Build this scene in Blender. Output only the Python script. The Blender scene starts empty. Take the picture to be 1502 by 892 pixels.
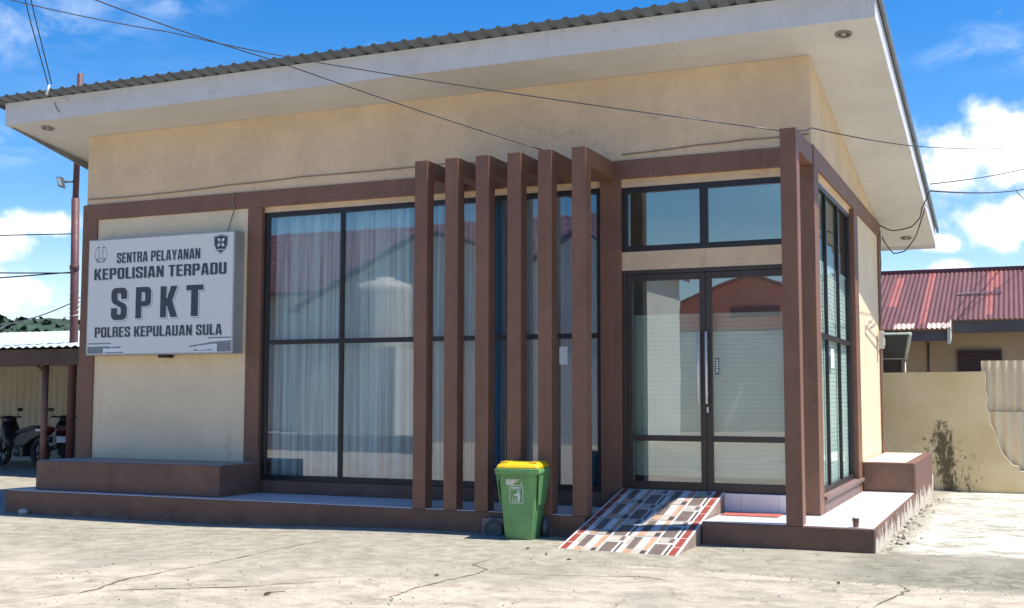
import bpy, bmesh, math, random
from mathutils import Vector, Matrix
random.seed(7)
S = bpy.context.scene
COL = S.collection
R = math.radians

# ------------------------------------------------------------------ camera
cam_d = bpy.data.cameras.new("camera"); cam = bpy.data.objects.new("camera", cam_d); COL.objects.link(cam)
yaw, pitch, roll, F = -0.4138, 0.0792, 0.0014, 1704.23
cy_, sy_ = math.cos(-yaw), math.sin(yaw)
fw = Vector((math.sin(yaw)*math.cos(pitch), math.cos(yaw)*math.cos(pitch), math.sin(pitch)))
rt = Vector((math.cos(yaw), -math.sin(yaw), 0)); up = rt.cross(fw)
r2 = math.cos(roll)*rt + math.sin(roll)*up; u2 = -math.sin(roll)*rt + math.cos(roll)*up
CAM = Vector((11.9876, -12.4218, 1.4802))
M4 = Matrix((r2, u2, -fw)).transposed().to_4x4(); M4.translation = CAM
cam.matrix_world = M4
cam_d.sensor_width = 36; cam_d.lens = F/1502*36; cam_d.clip_start = .05; cam_d.clip_end = 6000
S.camera = cam

# ------------------------------------------------------------------ light
SUN = Vector((0.46, 0.078, 1.0)).normalized()
ELEV = math.asin(SUN.z); AZ = math.atan2(SUN.x, SUN.y)
sun_d = bpy.data.lights.new("sun", 'SUN'); sun_d.energy = 4.1; sun_d.angle = R(0.5); sun_d.color = (1, .95, .87)
sun = bpy.data.objects.new("sun", sun_d); COL.objects.link(sun)
sun.rotation_euler = SUN.to_track_quat('Z', 'Y').to_euler()
S.view_settings.view_transform = 'Standard'; S.view_settings.look = 'None'
S.view_settings.exposure = 0.96; S.view_settings.gamma = 1; S.view_settings.use_curve_mapping = False

# ------------------------------------------------------------------ node helpers
class NT:
    def __init__(s, nt): s.nt = nt
    def n(s, t, **k):
        q = s.nt.nodes.new(t)
        for a, b in k.items(): setattr(q, a, b)
        return q
    def set(s, sock, v):
        if isinstance(v, bpy.types.NodeSocket): s.nt.links.new(v, sock)
        elif isinstance(v, (tuple, list)) and sock.type == 'RGBA' and len(v) == 3: sock.default_value = (*v, 1)
        else: sock.default_value = v
    def m(s, op, a, b=0.0, c=0.0):
        q = s.n('ShaderNodeMath', operation=op)
        s.set(q.inputs[0], a); s.set(q.inputs[1], b); s.set(q.inputs[2], c)
        return q.outputs[0]
    def vm(s, op, a, b=(0, 0, 0)):
        q = s.n('ShaderNodeVectorMath', operation=op)
        s.set(q.inputs[0], a); s.set(q.inputs[1], b)
        return q.outputs['Value'] if op in ('LENGTH', 'DOT_PRODUCT') else q.outputs[0]
    def noise(s, vec, scale, detail=5, rough=.55, dist=0):
        q = s.n('ShaderNodeTexNoise'); s.set(q.inputs['Vector'], vec)
        q.inputs['Scale'].default_value = scale; q.inputs['Detail'].default_value = detail
        q.inputs['Roughness'].default_value = rough; q.inputs['Distortion'].default_value = dist
        return q.outputs[0]
    def ss(s, v, a, b, lo=0.0, hi=1.0, smooth=True):
        q = s.n('ShaderNodeMapRange', interpolation_type='SMOOTHSTEP' if smooth else 'LINEAR')
        s.set(q.inputs[0], v); s.set(q.inputs[1], a); s.set(q.inputs[2], b); s.set(q.inputs[3], lo); s.set(q.inputs[4], hi)
        return q.outputs[0]
    def mix(s, f, a, b, bt='MIX'):
        q = s.n('ShaderNodeMix', data_type='RGBA', blend_type=bt)
        s.set(q.inputs[0], f); s.set(q.inputs[6], a); s.set(q.inputs[7], b)
        return q.outputs[2]
    def scale(s, vec, xyz):
        return s.vm('MULTIPLY', vec, xyz)

# ------------------------------------------------------------------ world: sky with clouds
W = bpy.data.worlds.new("World"); S.world = W; W.use_nodes = True
wn = NT(W.node_tree); W.node_tree.nodes.clear()
sky = wn.n('ShaderNodeTexSky', sky_type='NISHITA'); sky.sun_disc = False
sky.sun_elevation = ELEV; sky.sun_rotation = AZ; sky.air_density = 1.0; sky.dust_density = .4; sky.ozone_density = 2.0
hs = wn.n('ShaderNodeHueSaturation'); hs.inputs['Saturation'].default_value = 1.5; hs.inputs['Value'].default_value = 1.14
hs.inputs['Hue'].default_value = .508
wn.set(hs.inputs['Color'], sky.outputs[0])
tc = wn.n('ShaderNodeTexCoord').outputs['Generated']
blobs = [((-.045, .979, .196), .04, 1.25), ((-.012, .979, .202), .046, 1.2), ((.03, .979, .195), .045, 1.3), ((-.05, .984, .183), .03, 1.5),
         ((-.02, .99, .133), .04, 2.0), ((.012, .991, .139), .036, 1.6), ((-.055, .99, .124), .026, 2.4), ((-.053, .993, .104), .022, 2.4), ((.05, .99, .12), .05, 2),
         ((-.712, .69, .136), .03, 2.2), ((-.74, .67, .122), .04, 2.2), ((-.732, .68, .085), .03, 1.6), ((-.75, .66, .082), .04, 1.8), ((-.69, .71, .035), .04, 2.6)]
cov = None
nz = wn.noise(tc, 26, 9, .58); nz2 = wn.noise(tc, 9, 6, .55)
for c, r, k in blobs:
    d = wn.vm('LENGTH', wn.scale(wn.vm('SUBTRACT', tc, c), (1, 1, k)))
    b = wn.ss(d, r*1.5, r*.1, smooth=False)
    cov = b if cov is None else wn.m('MAXIMUM', cov, b)
cl = wn.m('ADD', cov, wn.m('MULTIPLY', wn.m('SUBTRACT', nz, .5), 1.5))
cl = wn.ss(cl, .28, .74)
# thin veils and scattered fair-weather cloud elsewhere in the sky
thin = wn.ss(wn.noise(wn.scale(tc, (1, 1, 3.2)), 3.1, 8, .6, .6), .5, .8)
zup = wn.n('ShaderNodeSeparateXYZ'); wn.set(zup.inputs[0], tc); zz = zup.outputs[2]
low = wn.ss(zz, .16, .02, 0, .45)
wisp = None
for c, r, k in [((-.704, .647, .294), .12, 2.2), ((-.617, .722, .315), .06, 4), ((-.72, .66, .2), .06, 2.5), ((.0, .96, .27), .09, 4), ((-.02, .985, .155), .12, 2.6)]:
    d = wn.vm('LENGTH', wn.scale(wn.vm('SUBTRACT', tc, c), (1, 1, k)))
    b = wn.ss(d, r*1.3, 0)
    wisp = b if wisp is None else wn.m('MAXIMUM', wisp, b)
wisp = wn.m('MULTIPLY', wisp, wn.ss(wn.noise(wn.scale(tc, (1, 1, 2.2)), 13, 8, .62, .4), .4, .75))
veil = wn.m('MAXIMUM', wn.m('MULTIPLY', thin, .16), wn.m('MULTIPLY', wisp, .55))
veil = wn.m('MAXIMUM', veil, low)
shade = wn.ss(wn.m('ADD', nz2, wn.m('MULTIPLY', cl, .25)), .45, .8)
ccol = wn.mix(shade, (5.6, 6.6, 8.2), (8.6, 8.6, 8.6))
skyc = wn.mix(veil, hs.outputs[0], (6.0, 6.9, 8.0))
skyc = wn.mix(cl, skyc, ccol)
bg = wn.n('ShaderNodeBackground'); bg.inputs['Strength'].default_value = .085
wn.set(bg.inputs['Color'], skyc)
wo = wn.n('ShaderNodeOutputWorld'); W.node_tree.links.new(bg.outputs[0], wo.inputs[0])

# ------------------------------------------------------------------ materials
def new_mat(name):
    m = bpy.data.materials.new(name); m.use_nodes = True
    t = NT(m.node_tree); bs = m.node_tree.nodes['Principled BSDF']
    return m, t, bs
def bump(t, bs, h, strength=.3, dist=.01):
    b = t.n('ShaderNodeBump'); b.inputs['Strength'].default_value = strength; b.inputs['Distance'].default_value = dist
    t.set(b.inputs['Height'], h); t.set(bs.inputs['Normal'], b.outputs[0])
def mat(name, col, rough=.6, var=.12, scale=3, bmp=.15, fine=60, metal=0, spec=.5, stain=None, stain_amt=.5, stretch=(1, 1, 1), chips=None, streak=None, dust=None):
    """painted / plastered surface: mottled at three scales, fine bump, optional stain colour in patches"""
    m, t, bs = new_mat(name)
    p = t.scale(t.n('ShaderNodeNewGeometry').outputs['Position'], stretch)
    a = t.noise(p, scale, 6, .6, .3); b = t.noise(p, scale*7, 5, .6)
    f = t.m('ADD', t.m('MULTIPLY', a, .65), t.m('MULTIPLY', b, .35))
    dk = tuple(c*(1-var*1.6) for c in col); lt = tuple(min(.9, c*(1+var)) for c in col)
    c = t.mix(t.ss(f, .3, .7), dk, lt)
    if stain:
        s = t.ss(t.noise(p, scale*.8, 9, .68, .8), .56, .74, 0, stain_amt)
        c = t.mix(s, c, stain)
    q = t.n('ShaderNodeNewGeometry').outputs['Position']
    if streak:      # rain streaks: long thin vertical runs, broken up in patches
        v = t.noise(t.scale(q, (9, 9, .35)), 1, 6, .65); k = t.noise(q, .8, 5, .6)
        c = t.mix(t.m('MULTIPLY', t.ss(v, .55, .75, 0, .55), t.ss(k, .45, .65)), c, streak)
        h = t.n('ShaderNodeTexVoronoi', feature='DISTANCE_TO_EDGE'); h.inputs['Scale'].default_value = .55
        dn = t.n('ShaderNodeTexNoise'); t.set(dn.inputs['Vector'], q); dn.inputs['Scale'].default_value = 3; dn.inputs['Detail'].default_value = 6
        t.set(h.inputs['Vector'], t.vm('ADD', q, t.scale(dn.outputs[1], (.8, .8, .8))))
        c = t.mix(t.m('MULTIPLY', t.ss(h.outputs[0], .006, .001), t.ss(k, .5, .62, 0, .4)), c, tuple(x*.45 for x in col))
        c = t.mix(t.ss(t.noise(q, 24, 2, .5), .735, .76, 0, .7), c, tuple(x*.3 for x in col))
    if chips:       # paint chipped off in small flecks and scuffed edges
        v = t.noise(t.scale(q, (1, 1, .6)), 17, 7, .72, .3); k = t.noise(q, 1.1, 4, .6)
        c = t.mix(t.m('MULTIPLY', t.ss(v, .635, .68), t.ss(k, .40, .58, 0, .75)), c, chips)
        c = t.mix(t.ss(t.noise(t.scale(q, (12, 12, .5)), 1, 5, .6), .5, .8, 0, .3), c, tuple(min(.9, x*1.55) for x in col))
    if dust:        # dried mud splashed up from the yard
        zz_ = t.n('ShaderNodeSeparateXYZ'); t.set(zz_.inputs[0], q)
        v = t.m('ADD', t.noise(q, 4, 9, .75, .3), t.ss(zz_.outputs[2], .2, -.08, -.1, .12))
        c = t.mix(t.ss(v, .5, .85, 0, .5), c, dust)
    t.set(bs.inputs['Base Color'], c)
    t.set(bs.inputs['Roughness'], t.ss(b, .3, .7, max(0, rough-.07), min(1, rough+.07)))
    bs.inputs['Metallic'].default_value = metal; bs.inputs['Specular IOR Level'].default_value = spec
    if bmp: bump(t, bs, t.m('ADD', t.noise(p, fine, 3, .6), t.m('MULTIPLY', a, 1.5)), bmp, .006)
    return m
def plain(name, col, rough=.5, metal=0, spec=.5):
    return mat(name, col, rough, .06, 6, 0, metal=metal, spec=spec)

MAT = {}
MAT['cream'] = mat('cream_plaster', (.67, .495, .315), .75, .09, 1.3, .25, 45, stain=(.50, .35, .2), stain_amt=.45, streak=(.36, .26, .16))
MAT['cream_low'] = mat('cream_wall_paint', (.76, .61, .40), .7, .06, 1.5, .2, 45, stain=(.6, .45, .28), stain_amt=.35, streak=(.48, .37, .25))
MAT['brown'] = mat('brown_paint', (.195, .092, .054), .55, .12, 2.2, .3, 55, stain=(.23, .115, .082), stain_amt=.5, chips=(.34, .22, .17))
MAT['brown_old'] = mat('worn_brown_paint', (.165, .084, .055), .65, .16, 2.5, .35, 40, stain=(.25, .16, .125), stain_amt=.5, chips=(.36, .28, .22), dust=(.33, .27, .21))
def peel_mat():
    m, t, bs = new_mat('peeling_brown_paint')
    p = t.n('ShaderNodeNewGeometry').outputs['Position']
    sp = t.n('ShaderNodeSeparateXYZ'); t.set(sp.inputs[0], p)
    n = t.noise(t.scale(p, (1, 1, .7)), 5, 9, .7, .6)
    k = t.m('ADD', n, t.ss(sp.outputs[2], .42, -.06, 0, .3))
    c = t.mix(t.noise(p, 4, 5), (.12, .062, .05), (.2, .105, .085))
    c = t.mix(t.ss(k, .66, .72), c, t.mix(t.noise(p, 20, 4), (.42, .36, .28), (.66, .62, .53)))
    t.set(bs.inputs['Base Color'], c); bs.inputs['Roughness'].default_value = .8
    bump(t, bs, k, .5, .02)
    return m
MAT['brown_side'] = peel_mat()
MAT['soffit'] = mat('soffit_board', (.66, .63, .56), .8, .06, 1.1, .06, 40, stain=(.55, .5, .4), stain_amt=.35)
MAT['fascia'] = mat('fascia_white', (.60, .595, .585), .6, .06, 1.2, .1, 40, stain=(.47, .45, .40), stain_amt=.45, streak=(.33, .31, .27))
MAT['roofmetal'] = mat('grey_roof_steel', (.17, .19, .20), .45, .12, 3, .1, 30, metal=.3)
MAT['frame'] = mat('dark_aluminium', (.032, .030, .032), .38, .1, 5, 0, metal=.35)
MAT['doorframe'] = mat('brown_aluminium', (.06, .046, .04), .42, .1, 5, 0, metal=.35)
MAT['tile_white'] = None
MAT['steel'] = plain('brushed_steel', (.70, .69, .67), .45, .35)
MAT['black'] = plain('black_plastic', (.02, .02, .022), .45)
MAT['cable'] = plain('black_cable', (.025, .026, .03), .5)
MAT['cable_glint'] = mat('painted_glint_cable', (.07, .07, .075), .4, .2, 1.2, 0, stain=(.7, .7, .7), stain_amt=.9)  # dark wire; the white patches are glints of light painted into the colour
MAT['white'] = plain('white_plastic', (.75, .75, .74), .4)
MAT['paper'] = plain('paper', (.72, .76, .74), .8)
MAT['dark_in'] = mat('interior_wall', (.42, .42, .40), .85, .06, 2, 0)
MAT['ceiling_in'] = mat('interior_ceiling', (.62, .64, .65), .85, .04, 2, 0)
MAT['floor_in'] = mat('interior_floor', (.35, .35, .34), .35, .06, 2, 0)

def white_tile():
    m, t, bs = new_mat('white_floor_tile')
    p = t.n('ShaderNodeNewGeometry').outputs['Position']
    br = t.n('ShaderNodeTexBrick'); br.offset = 0
    t.set(br.inputs['Vector'], p); br.inputs['Scale'].default_value = 1
    br.inputs['Brick Width'].default_value = .4; br.inputs['Row Height'].default_value = .4
    br.inputs['Mortar Size'].default_value = .003; br.inputs['Color1'].default_value = (.76, .76, .75, 1)
    br.inputs['Color2'].default_value = (.72, .72, .72, 1); br.inputs['Mortar'].default_value = (.45, .44, .42, 1)
    d = t.ss(t.noise(p, 3, 8, .65, .5), .5, .8, 0, .35)
    t.set(bs.inputs['Base Color'], t.mix(d, br.outputs[0], (.5, .47, .42)))
    bs.inputs['Roughness'].default_value = .22
    return m
MAT['tile_white'] = white_tile()

def glass_mat(name, tint, refl, rough=.0, wav=.02, fres=1.0, gcol=(.95, .97, 1)):
    """coated pane: a share of the light is mirrored, the rest passes tinted"""
    m, t, bs = new_mat(name); nt = m.node_tree
    nt.nodes.remove(bs)
    out = nt.nodes['Material Output']
    gl = t.n('ShaderNodeBsdfGlossy'); gl.inputs['Roughness'].default_value = rough; gl.inputs['Color'].default_value = (*gcol, 1)
    tr = t.n('ShaderNodeBsdfTransparent'); tr.inputs['Color'].default_value = (*tint, 1)
    fr = t.n('ShaderNodeFresnel'); fr.inputs['IOR'].default_value = 1.5
    f = t.m('ADD', t.m('MULTIPLY', fr.outputs[0], fres), refl); f = t.m('MINIMUM', f, 1)
    p = t.n('ShaderNodeNewGeometry').outputs['Position']
    b = t.n('ShaderNodeBump'); b.inputs['Strength'].default_value = wav; b.inputs['Distance'].default_value = .05
    t.set(b.inputs['Height'], t.noise(p, 2.2, 2, .5)); t.set(gl.inputs['Normal'], b.outputs[0])
    mx = t.n('ShaderNodeMixShader'); t.set(mx.inputs[0], f)
    nt.links.new(tr.outputs[0], mx.inputs[1]); nt.links.new(gl.outputs[0], mx.inputs[2])
    nt.links.new(mx.outputs[0], out.inputs[0])
    return m
MAT['glass'] = glass_mat('tinted_window_glass', (.965, .988, .993), .075, rough=.02, wav=.008, fres=.8)
MAT['glass_door'] = glass_mat('door_glass', (.94, .985, .95), .13, wav=.006, fres=.9)
MAT['glass_hazy'] = glass_mat('hazy_transom_glass', (.95, .97, .97), .2, rough=.05, wav=.006, fres=.8, gcol=(.95, .9, .78))
MAT['glass_side'] = glass_mat('side_window_glass', (.94, .975, .96), .02, wav=.008, fres=.25)

def cloth(name, col, trans):
    m, t, bs = new_mat(name)
    p = t.n('ShaderNodeNewGeometry').outputs['Position']
    c = t.mix(t.ss(t.noise(t.scale(p, (17, 17, .35)), 1, 3), .36, .62), tuple(x*.62 for x in col), tuple(min(.93, x*1.15) for x in col))  # vertical dark and light streaks paint fold shading into the cloth colour
    t.set(bs.inputs['Base Color'], c); bs.inputs['Roughness'].default_value = .9
    bs.inputs['Transmission Weight'].default_value = 0
    nt = m.node_tree; tr = t.n('ShaderNodeBsdfTranslucent'); t.set(tr.inputs[0], c)
    mx = t.n('ShaderNodeMixShader'); mx.inputs[0].default_value = trans
    nt.links.new(bs.outputs[0], mx.inputs[1]); nt.links.new(tr.outputs[0], mx.inputs[2])
    nt.links.new(mx.outputs[0], nt.nodes['Material Output'].inputs[0])
    return m

# ------------------------------------------------------------------ mesh helpers
class MB:
    def __init__(s): s.v = []; s.f = []; s.mi = []; s.sm = []
    def face(s, pts, mi=0, sm=False):
        i = len(s.v); s.v += [tuple(p) for p in pts]; s.f.append(tuple(range(i, i+len(pts)))); s.mi.append(mi); s.sm.append(sm); return s
    def add(s, vs, fs, mi=0, sm=False):
        i = len(s.v); s.v += [tuple(p) for p in vs]
        for f in fs: s.f.append(tuple(i+k for k in f)); s.mi.append(mi); s.sm.append(sm)
        return s
    def box(s, x0, x1, y0, y1, z0, z1, mi=0):
        return s.hexa([(x0, y0, z0), (x1, y0, z0), (x1, y1, z0), (x0, y1, z0)], [(x0, y0, z1), (x1, y0, z1), (x1, y1, z1), (x0, y1, z1)], mi)
    def hexa(s, lo, hi, mi=0):
        return s.add(lo+hi, [(3, 2, 1, 0), (4, 5, 6, 7), (0, 1, 5, 4), (1, 2, 6, 5), (2, 3, 7, 6), (3, 0, 4, 7)], mi)
    def prism(s, poly, ax, a, b, mi=0, side_mi=None):
        """2-D polygon extruded along axis ax from a to b"""
        def P(q, c):
            return (c, q[0], q[1]) if ax == 0 else (q[0], c, q[1]) if ax == 1 else (q[0], q[1], c)
        n = len(poly); i = len(s.v)
        s.v += [P(q, a) for q in poly]+[P(q, b) for q in poly]
        s.f += [tuple(i+k for k in range(n))[::-1], tuple(i+n+k for k in range(n))]; s.mi += [mi, mi]; s.sm += [False]*2
        for k in range(n):
            k2 = (k+1) % n; s.f.append((i+k, i+k2, i+n+k2, i+n+k)); s.mi.append(mi if side_mi is None else side_mi); s.sm.append(False)
        return s
    def tube(s, pts, r, n=8, mi=0, cap=True):
        pts = [Vector(p) for p in pts]; rr = r if isinstance(r, (list, tuple)) else [r]*len(pts)
        i = len(s.v); ref = Vector((0, 0, 1)); prev = None
        for k, p in enumerate(pts):
            d = (pts[min(k+1, len(pts)-1)]-pts[max(k-1, 0)]).normalized()
            if prev is None:
                a = d.cross(ref if abs(d.z) < .9 else Vector((1, 0, 0))).normalized()
            else:
                a = (prev-d*prev.dot(d)).normalized()
            prev = a; b = d.cross(a)
            for j in range(n):
                t = 2*math.pi*j/n; s.v.append(tuple(p+(a*math.cos(t)+b*math.sin(t))*rr[k]))
        for k in range(len(pts)-1):
            for j in range(n):
                j2 = (j+1) % n; s.f.append((i+k*n+j, i+k*n+j2, i+(k+1)*n+j2, i+(k+1)*n+j)); s.mi.append(mi); s.sm.append(True)
        if cap:
            s.f.append(tuple(i+j for j in range(n))[::-1]); e = i+(len(pts)-1)*n; s.f.append(tuple(e+j for j in range(n))); s.mi += [mi]*2; s.sm += [False]*2
        return s
    def lathe(s, prof, c, axis=(0, 0, 1), n=24, mi=0):
        """profile [(r, h)] turned about axis through c"""
        ax = Vector(axis).normalized(); a = ax.cross(Vector((0, 0, 1)) if abs(ax.z) < .9 else Vector((1, 0, 0))).normalized(); b = ax.cross(a); c = Vector(c)
        i = len(s.v)
        for r, h in prof:
            for j in range(n):
                t = 2*math.pi*j/n; s.v.append(tuple(c+ax*h+(a*math.cos(t)+b*math.sin(t))*max(r, 1e-4)))
        for k in range(len(prof)-1):
            for j in range(n):
                j2 = (j+1) % n; s.f.append((i+k*n+j, i+k*n+j2, i+(k+1)*n+j2, i+(k+1)*n+j)); s.mi.append(mi); s.sm.append(True)
        return s
    def loft(s, levels, n=5, mi=0):
        """rounded rectangles (z, cx, cy, hw, hd, r) stacked and skinned"""
        i = len(s.v); cnt = 4*(n+1)
        for z, cx, cy, hw, hd, r in levels:
            for q, (sx, sy) in enumerate(((1, 1), (-1, 1), (-1, -1), (1, -1))):
                for k in range(n+1):
                    t = math.pi/2*(q+k/n); s.v.append((cx+sx*(hw-r)+r*math.cos(t), cy+sy*(hd-r)+r*math.sin(t), z))
        for k in range(len(levels)-1):
            for j in range(cnt):
                j2 = (j+1) % cnt; s.f.append((i+k*cnt+j, i+k*cnt+j2, i+(k+1)*cnt+j2, i+(k+1)*cnt+j)); s.mi.append(mi); s.sm.append(True)
        s.f.append(tuple(i+j for j in range(cnt))[::-1]); e = i+(len(levels)-1)*cnt; s.f.append(tuple(e+j for j in range(cnt))); s.mi += [mi]*2; s.sm += [False]*2
        return s
    def build(s, name, mats, parent=None, bevel=0, local=False):
        me = bpy.data.meshes.new(name)
        o = bpy.data.objects.new(name, me); COL.objects.link(o)
        off = Vector((0, 0, 0))
        if parent is not None:
            o.parent = parent
            if not local:
                q = parent
                while q is not None: off += q.location; q = q.parent
        me.from_pydata([(x-off.x, y-off.y, z-off.z) for x, y, z in s.v], [], s.f)
        for m in (mats if isinstance(mats, (list, tuple)) else [mats]): me.materials.append(m)
        for p, a, b in zip(me.polygons, s.mi, s.sm): p.material_index = a; p.use_smooth = b
        me.update()
        if bevel:
            b = o.modifiers.new('bevel', 'BEVEL'); b.width = bevel; b.segments = 2; b.limit_method = 'ANGLE'; b.angle_limit = R(40)
        return o
def tag(o, label=None, cat=None, group=None, kind=None):
    if label: o['label'] = label
    if cat: o['category'] = cat
    if group: o['group'] = group
    if kind: o['kind'] = kind
    return o
def thing(name, label, cat, loc=(0, 0, 0), rz=0, group=None):
    o = bpy.data.objects.new(name, None); COL.objects.link(o); o.empty_display_size = .2
    o.location = loc; o.rotation_euler = (0, 0, rz)
    return tag(o, label, cat, group)
def struct(name, mb, m): return tag(mb.build(name, m), kind='structure')
def copy_tree(o, parent=None):
    c = o.copy(); COL.objects.link(c); c.parent = parent
    for ch in list(o.children): copy_tree(ch, c)
    return c
def cable(label, pts, r, m, sag=0, n=14, group=None, cat='cable', name='overhead_cable', rnd=0):
    """a thing that is one mesh: a wire through pts, each span sagging"""
    out = []
    for a, b in zip(pts[:-1], pts[1:]):
        a, b = Vector(a), Vector(b)
        for k in range(n):
            t = k/n; p = a.lerp(b, t); p.z -= sag*4*t*(1-t)
            if rnd: p += Vector((random.uniform(-rnd, rnd), 0, random.uniform(-rnd, rnd)))
            out.append(p)
    out.append(Vector(pts[-1]))
    return tag(MB().tube(out, r, 6).build(name, m), label, cat, group)
def arc(cx, cy, r, a0, a1, n=5): return [(cx+r*math.cos(math.radians(a0+(a1-a0)*k/n)), cy+r*math.sin(math.radians(a0+(a1-a0)*k/n))) for k in range(n+1)]
def rrect(x0, y0, x1, y1, r): return arc(x1-r, y0+r, r, -90, 0)+arc(x1-r, y1-r, r, 0, 90)+arc(x0+r, y1-r, r, 90, 180)+arc(x0+r, y0+r, r, 180, 270)
def glyph(ch):
    """heavy condensed capitals: closed outlines (first the body, then counters) and the width"""
    W, s, h, q = .54, .2, .155, .15
    if ch == 'O': return [rrect(0, 0, W, 1, q), rrect(s, h, W-s, 1-h, .06)], W
    if ch == 'D': return [[(0, 0)]+arc(W-q, q, q, -90, 0)+arc(W-q, 1-q, q, 0, 90)+[(0, 1)], [(s, h), (W-s-.02, h), (W-s, h+.03), (W-s, 1-h-.03), (W-s-.02, 1-h), (s, 1-h)]], W
    if ch == 'U': return [arc(q, q, q, 180, 270)+arc(W-q, q, q, -90, 0)+[(W, 1), (W-s, 1)]+arc(W-s-.06, h+.05, .06, 0, -90)+arc(s+.06, h+.05, .06, 270, 180)+[(s, 1), (0, 1)]], W
    if ch == 'S': return [[(W, .66)]+arc(W-q, 1-q, q, 0, 90)+arc(q, 1-q, q, 90, 180)+[(0, .64), (.06, .53), (W-s-.03, .40), (W-s, .34)]+arc(W-s-.05, h+.05, .05, 0, -90)+arc(s+.05, h+.05, .05, 270, 180)+[(s, .36), (0, .36)]+arc(q, q, q, 180, 270)+arc(W-q, q, q, -90, 0)+[(W, .38), (W-.06, .49), (s+.03, .61), (s, .67)]+arc(s+.05, 1-h-.05, .05, 180, 90)+arc(W-s-.05, 1-h-.05, .05, 90, 0)+[(W-s, .66)]], W
    if ch == 'P': return [[(0, 0), (s, 0), (s, .39)]+arc(W-q, .39+q, q, -90, 0)+arc(W-q, 1-q, q, 0, 90)+[(0, 1)], [(s, .53), (W-s, .55), (W-s, .84), (s, .86)]], W
    if ch == 'R': return [[(0, 0), (s, 0), (s, .42), (W-s-.02, .42), (W-s, .38), (W-s, 0), (W, 0), (W, .38), (W-.03, .46), (W-.08, .5), (W-.02, .55), (W, .62)]+arc(W-q, 1-q, q, 0, 90)+[(0, 1)], [(s, .56), (W-s, .58), (W-s, .84), (s, .86)]], W
    if ch == 'E': return [[(0, 0), (.46, 0), (.46, h), (s, h), (s, .43), (.43, .43), (.43, .58), (s, .58), (s, 1-h), (.46, 1-h), (.46, 1), (0, 1)]], .47
    if ch == 'L': return [[(0, 0), (.43, 0), (.43, h), (s, h), (s, 1), (0, 1)]], .43
    if ch == 'I': return [[(0, 0), (s, 0), (s, 1), (0, 1)]], s
    if ch == 'N': return [[(0, 0), (.18, 0), (.18, .5), (W-.2, 0), (W, 0), (W, 1), (W-.18, 1), (W-.18, .52), (.2, 1), (0, 1)]], W
    if ch == 'T': return [[(.15, 0), (.35, 0), (.35, 1-h), (.5, 1-h), (.5, 1), (0, 1), (0, 1-h), (.15, 1-h)]], .5
    if ch == 'A': return [[(0, 0), (.2, 0), (.215, .17), (.365, .17), (.38, 0), (.58, 0), (.44, 1), (.14, 1)], [(.23, .33), (.35, .33), (.29, .78)]], .58
    if ch == 'Y': return [[(.18, 0), (.38, 0), (.38, .4), (.56, 1), (.37, 1), (.28, .64), (.19, 1), (0, 1), (.18, .4)]], .56
    if ch == 'K': return [[(0, 0), (s, 0), (s, .37), (.235, .37), (.36, 0), (.58, 0), (.40, .53), (.57, 1), (.355, 1), (.235, .61), (s, .61), (s, 1), (0, 1)]], .56
    return [], .2
def text_mesh(body, w, h, bold=0.0, spacing=1.0):
    """2-D faces and vertices of a line of lettering scaled to w x h, lower left at 0,0"""
    words = [[]]; x = 0
    for ch in body:
        L, wd = glyph(ch)
        if ch == ' ': words.append([])
        for lp in L: words[-1].append([(x+a, b) for a, b in lp])
        x += wd+.075*spacing
    x0 = min(p[0] for wds in words for l in wds for p in l); x1 = max(p[0] for wds in words for l in wds for p in l)
    out = []
    for loops in words:
        cu = bpy.data.curves.new('lettering', 'CURVE'); cu.dimensions = '2D'; cu.fill_mode = 'BOTH'; cu.offset = bold
        for lp in loops:
            pts = [((a-x0)/(x1-x0)*w, b*h) for a, b in lp]
            pts = [p for i, p in enumerate(pts) if math.hypot(p[0]-pts[i-1][0], p[1]-pts[i-1][1]) > 1e-6]
            sp = cu.splines.new('POLY'); sp.points.add(len(pts)-1); sp.use_cyclic_u = True
            for p, v in zip(sp.points, pts): p.co = (v[0], v[1], 0, 1)
        ob = bpy.data.objects.new('lettering', cu); COL.objects.link(ob)
        bpy.context.view_layer.update()
        me = bpy.data.meshes.new_from_object(ob.evaluated_get(bpy.context.evaluated_depsgraph_get()))
        out.append(([(v.co.x, v.co.y) for v in me.vertices], [tuple(p.vertices) for p in me.polygons]))
        bpy.data.objects.remove(ob); bpy.data.meshes.remove(me)
    return out
def lerp(a, b, t): return a+(b-a)*t
def sstep(a, b, x):
    t = min(1, max(0, (x-a)/(b-a))); return t*t*(3-2*t)

# ------------------------------------------------------------------ ground
def gz(x, y):
    h = lerp(-.05, .022, sstep(2.5, 6.2, x))
    h -= .085*sstep(1.5, 6, y)*sstep(9.5, 11, x)
    h += .05*sstep(-4, -6, x)*sstep(3, 5, y)
    h -= .015*sstep(-1.3, -2.2, y)*sstep(6.5, 8, x)
    return h*sstep(60, 30, max(abs(x), abs(y)))
def axis(c, lo, hi, step):
    a = []; q = lo
    while q <= hi: a.append(q); q += step
    out = [-2500, -900, -400, -180, -90, -55, -40]+[t for t in a if -39 < t < 39]+[40, 55, 90, 180, 400, 900, 2500]
    return out
gx = axis(0, -24, 26, .5); gy = axis(0, -38, 24, .5)
g = MB(); nx = len(gx)
g.add([(x, y, gz(x, y)) for y in gy for x in gx], [(j*nx+i, j*nx+i+1, (j+1)*nx+i+1, (j+1)*nx+i) for j in range(len(gy)-1) for i in range(nx-1)], sm=True)
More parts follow.
